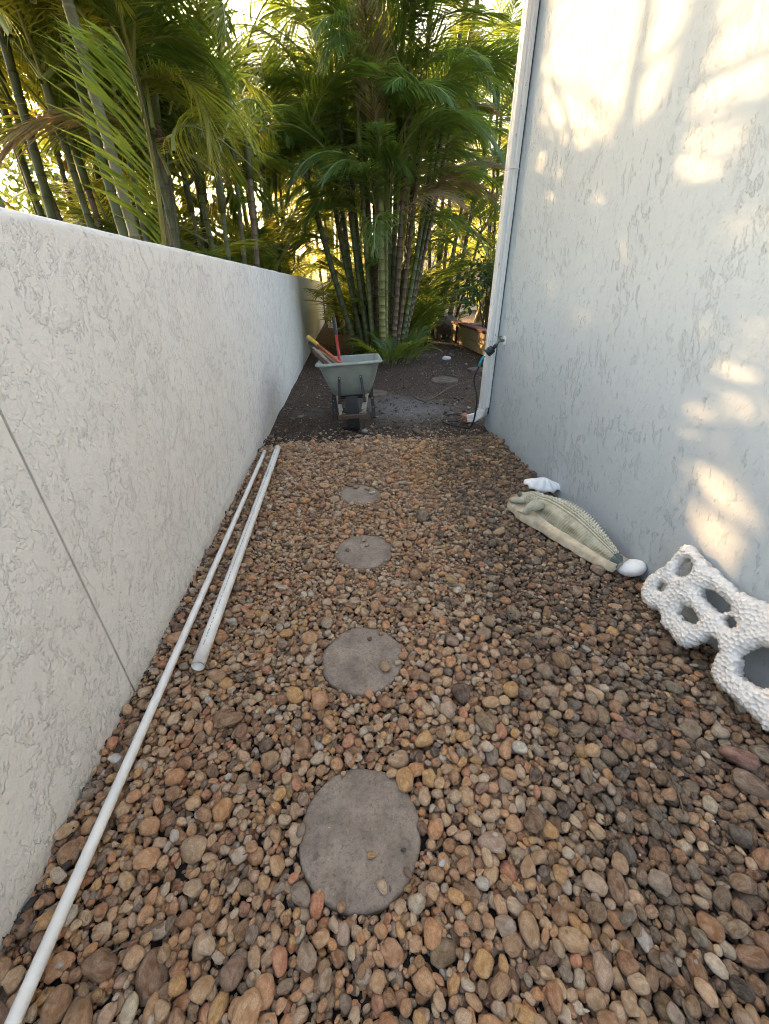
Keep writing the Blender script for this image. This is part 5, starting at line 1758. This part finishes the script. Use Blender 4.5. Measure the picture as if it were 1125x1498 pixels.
# ------------------------------------------------------------------ cast coral ornament leaning on the wall
def coral():
    # outline and holes in the ornament's own plane: u along the wall (y), s up the slope
    out = np.array([(1.509, .37), (1.479, .404), (1.42, .405), (1.371, .391), (1.25, .385), (1.15, .382), (1.10, .40), (1.03, .425), (0.95, .43), (0.86, .42), (0.78, .39), (0.72, .33), (0.69, .25), (0.69, .16), (0.72, .08), (0.76, .04),
                    (.80, .045), (.846, .04), (.924, .035), (.986, .032), (1.034, .075), (1.058, .135), (1.085, .155), (1.11, .15), (1.125, .10), (1.145, .045), (1.18, .03), (1.227, .032), (1.299, .028), (1.341, .06), (1.40, .05), (1.451, .05), (1.50, .08), (1.525, .15), (1.513, .224), (1.50, .33)])
    holes = [((1.415, .305), (.036, .042)), ((1.425, .168), (.018, .017)), ((1.215, .283), (.066, .028)), ((1.245, .158), (.046, .026)), ((1.105, .255), (.020, .017)), ((.915, .205), (.070, .072)), ((.80, .30), (.03, .04)), ((.775, .17), (.025, .03))]
    RES = 0.0032
    us = np.arange(0.66, 1.56, RES)
    vs = np.arange(0.0, 0.46, RES)
    U, Vv = np.meshgrid(us, vs)
    P = np.stack([U.ravel(), Vv.ravel()], 1)
    # smooth the outline
    oc = [(p.x, p.y) for p in smooth_curve([(a, b, 0) for a, b in np.vstack([out, out[:1]])], 260)]
    oc = np.array(oc)
    ins = np.zeros(len(P), bool)
    dist = np.full(len(P), 9.0)
    for i in range(len(oc) - 1):
        a, b = oc[i], oc[i + 1]
        c = ((a[1] > P[:, 1]) != (b[1] > P[:, 1])) & (P[:, 0] < (b[0] - a[0]) * (P[:, 1] - a[1]) / (b[1] - a[1] + 1e-12) + a[0])
        ins ^= c
        ab = b - a
        t = np.clip(((P - a) @ ab) / (ab @ ab + 1e-12), 0, 1)
        dist = np.minimum(dist, np.linalg.norm(P - a - t[:, None] * ab, axis=1))
    sd = np.where(ins, dist, -dist)
    for (c, (ra, rb)) in holes:
        e = np.sqrt(((P[:, 0] - c[0]) / ra) ** 2 + ((P[:, 1] - c[1]) / rb) ** 2)
        sd = np.minimum(sd, (e - 1) * min(ra, rb) * 1.15)
    wob = np.array([fbm(p[0], p[1], 26, 2, 6.0) for p in P])
    sd = sd + 0.010 * wob
    sd = sd.reshape(U.shape)
    R0 = 0.044
    T = 0.046
    m_ = np.clip(sd / R0, 0, 1)
    th = T * np.sqrt(np.clip(1 - (1 - m_) ** 2, 0, 1)) * (1 + 0.12 * np.sin(U * 23) * np.sin(Vv * 19))
    up = np.array((0.19, 0, 0.4))
    up /= np.linalg.norm(up)
    nn = np.array((-0.4, 0, 0.19))
    nn /= np.linalg.norm(nn)
    P0 = np.array((1.47, 0, 0.0)) + nn * 0.012 + np.array((0, 0, 0.02))
    ok = sd > 0
    idx = -np.ones(U.shape, int)
    V = []
    H_, W_ = U.shape
    cell = ok[:-1, :-1] & ok[1:, :-1] & ok[:-1, 1:] & ok[1:, 1:]
    use = np.zeros(U.shape, bool)
    use[:-1, :-1] |= cell
    use[1:, :-1] |= cell
    use[:-1, 1:] |= cell
    use[1:, 1:] |= cell
    idx[use] = np.arange(use.sum())
    cnt = int(use.sum())
    base = P0 + U[use][:, None] * np.array((0, 1.0, 0)) + Vv[use][:, None] * up
    front = base + nn * th[use][:, None]
    backv = base - nn * th[use][:, None] * 0.7
    V = np.concatenate([front, backv])
    F = []
    edges = {}
    js, is_ = np.nonzero(cell)
    for j, i in zip(js, is_):
        q = (idx[j, i], idx[j, i + 1], idx[j + 1, i + 1], idx[j + 1, i])
        F.append(q)
        F.append(tuple(x + cnt for x in q[::-1]))
        for a, b in zip(q, q[1:] + q[:1]):
            if (b, a) in edges:
                del edges[(b, a)]
            else:
                edges[(a, b)] = 1
    for (a, b) in edges:
        F.append((b, a, a + cnt, b + cnt))
    # nodules: closely packed rounded lumps
    me = mesh('tmp', V, F, M_CORAL)
    nr = np.array([v.normal[:] for v in me.vertices])
    bpy.data.meshes.remove(me)
    rr_ = np.random.default_rng(12)
    seeds = []
    kd0 = {}
    order = rr_.permutation(len(V))
    cellsz = 0.026
    srad = []
    for k_ in order:
        p = V[k_]
        rq = rr_.uniform(0.012, 0.023)
        key = tuple((p // cellsz).astype(int))
        good = True
        for dx in (-1, 0, 1):
            for dy in (-1, 0, 1):
                for dz in (-1, 0, 1):
                    for (q, qr) in kd0.get((key[0] + dx, key[1] + dy, key[2] + dz), ()):
                        if good and np.sum((q - p) ** 2) < (0.5 * (rq + qr)) ** 2:
                            good = False
        if good:
            kd0.setdefault(key, []).append((p, rq))
            seeds.append(p)
            srad.append(rq)
    kd = kdtree.KDTree(len(seeds))
    for i, p in enumerate(seeds):
        kd.insert(p, i)
    kd.balance()
    amp = rr_.uniform(0.55, 1.25, len(seeds))
    disp = np.zeros(len(V))
    for i, p in enumerate(V):
        (a, ia, da), (b, ib, db) = kd.find_n(p, 2)
        e = min(1, (db - da) / (0.55 * srad[ia] + 0.001))
        disp[i] = 0.60 * srad[ia] * amp[ia] * (1 - (1 - e) ** 2) - 0.002
    V = V + nr * disp[:, None]
    o = MB().add(V, F).build('coral_ornament', M_CORAL, None, True)
    o['label'], o['category'] = 'white nodular cast coral ornament with holes leaning on the house wall', 'ornament'
coral()
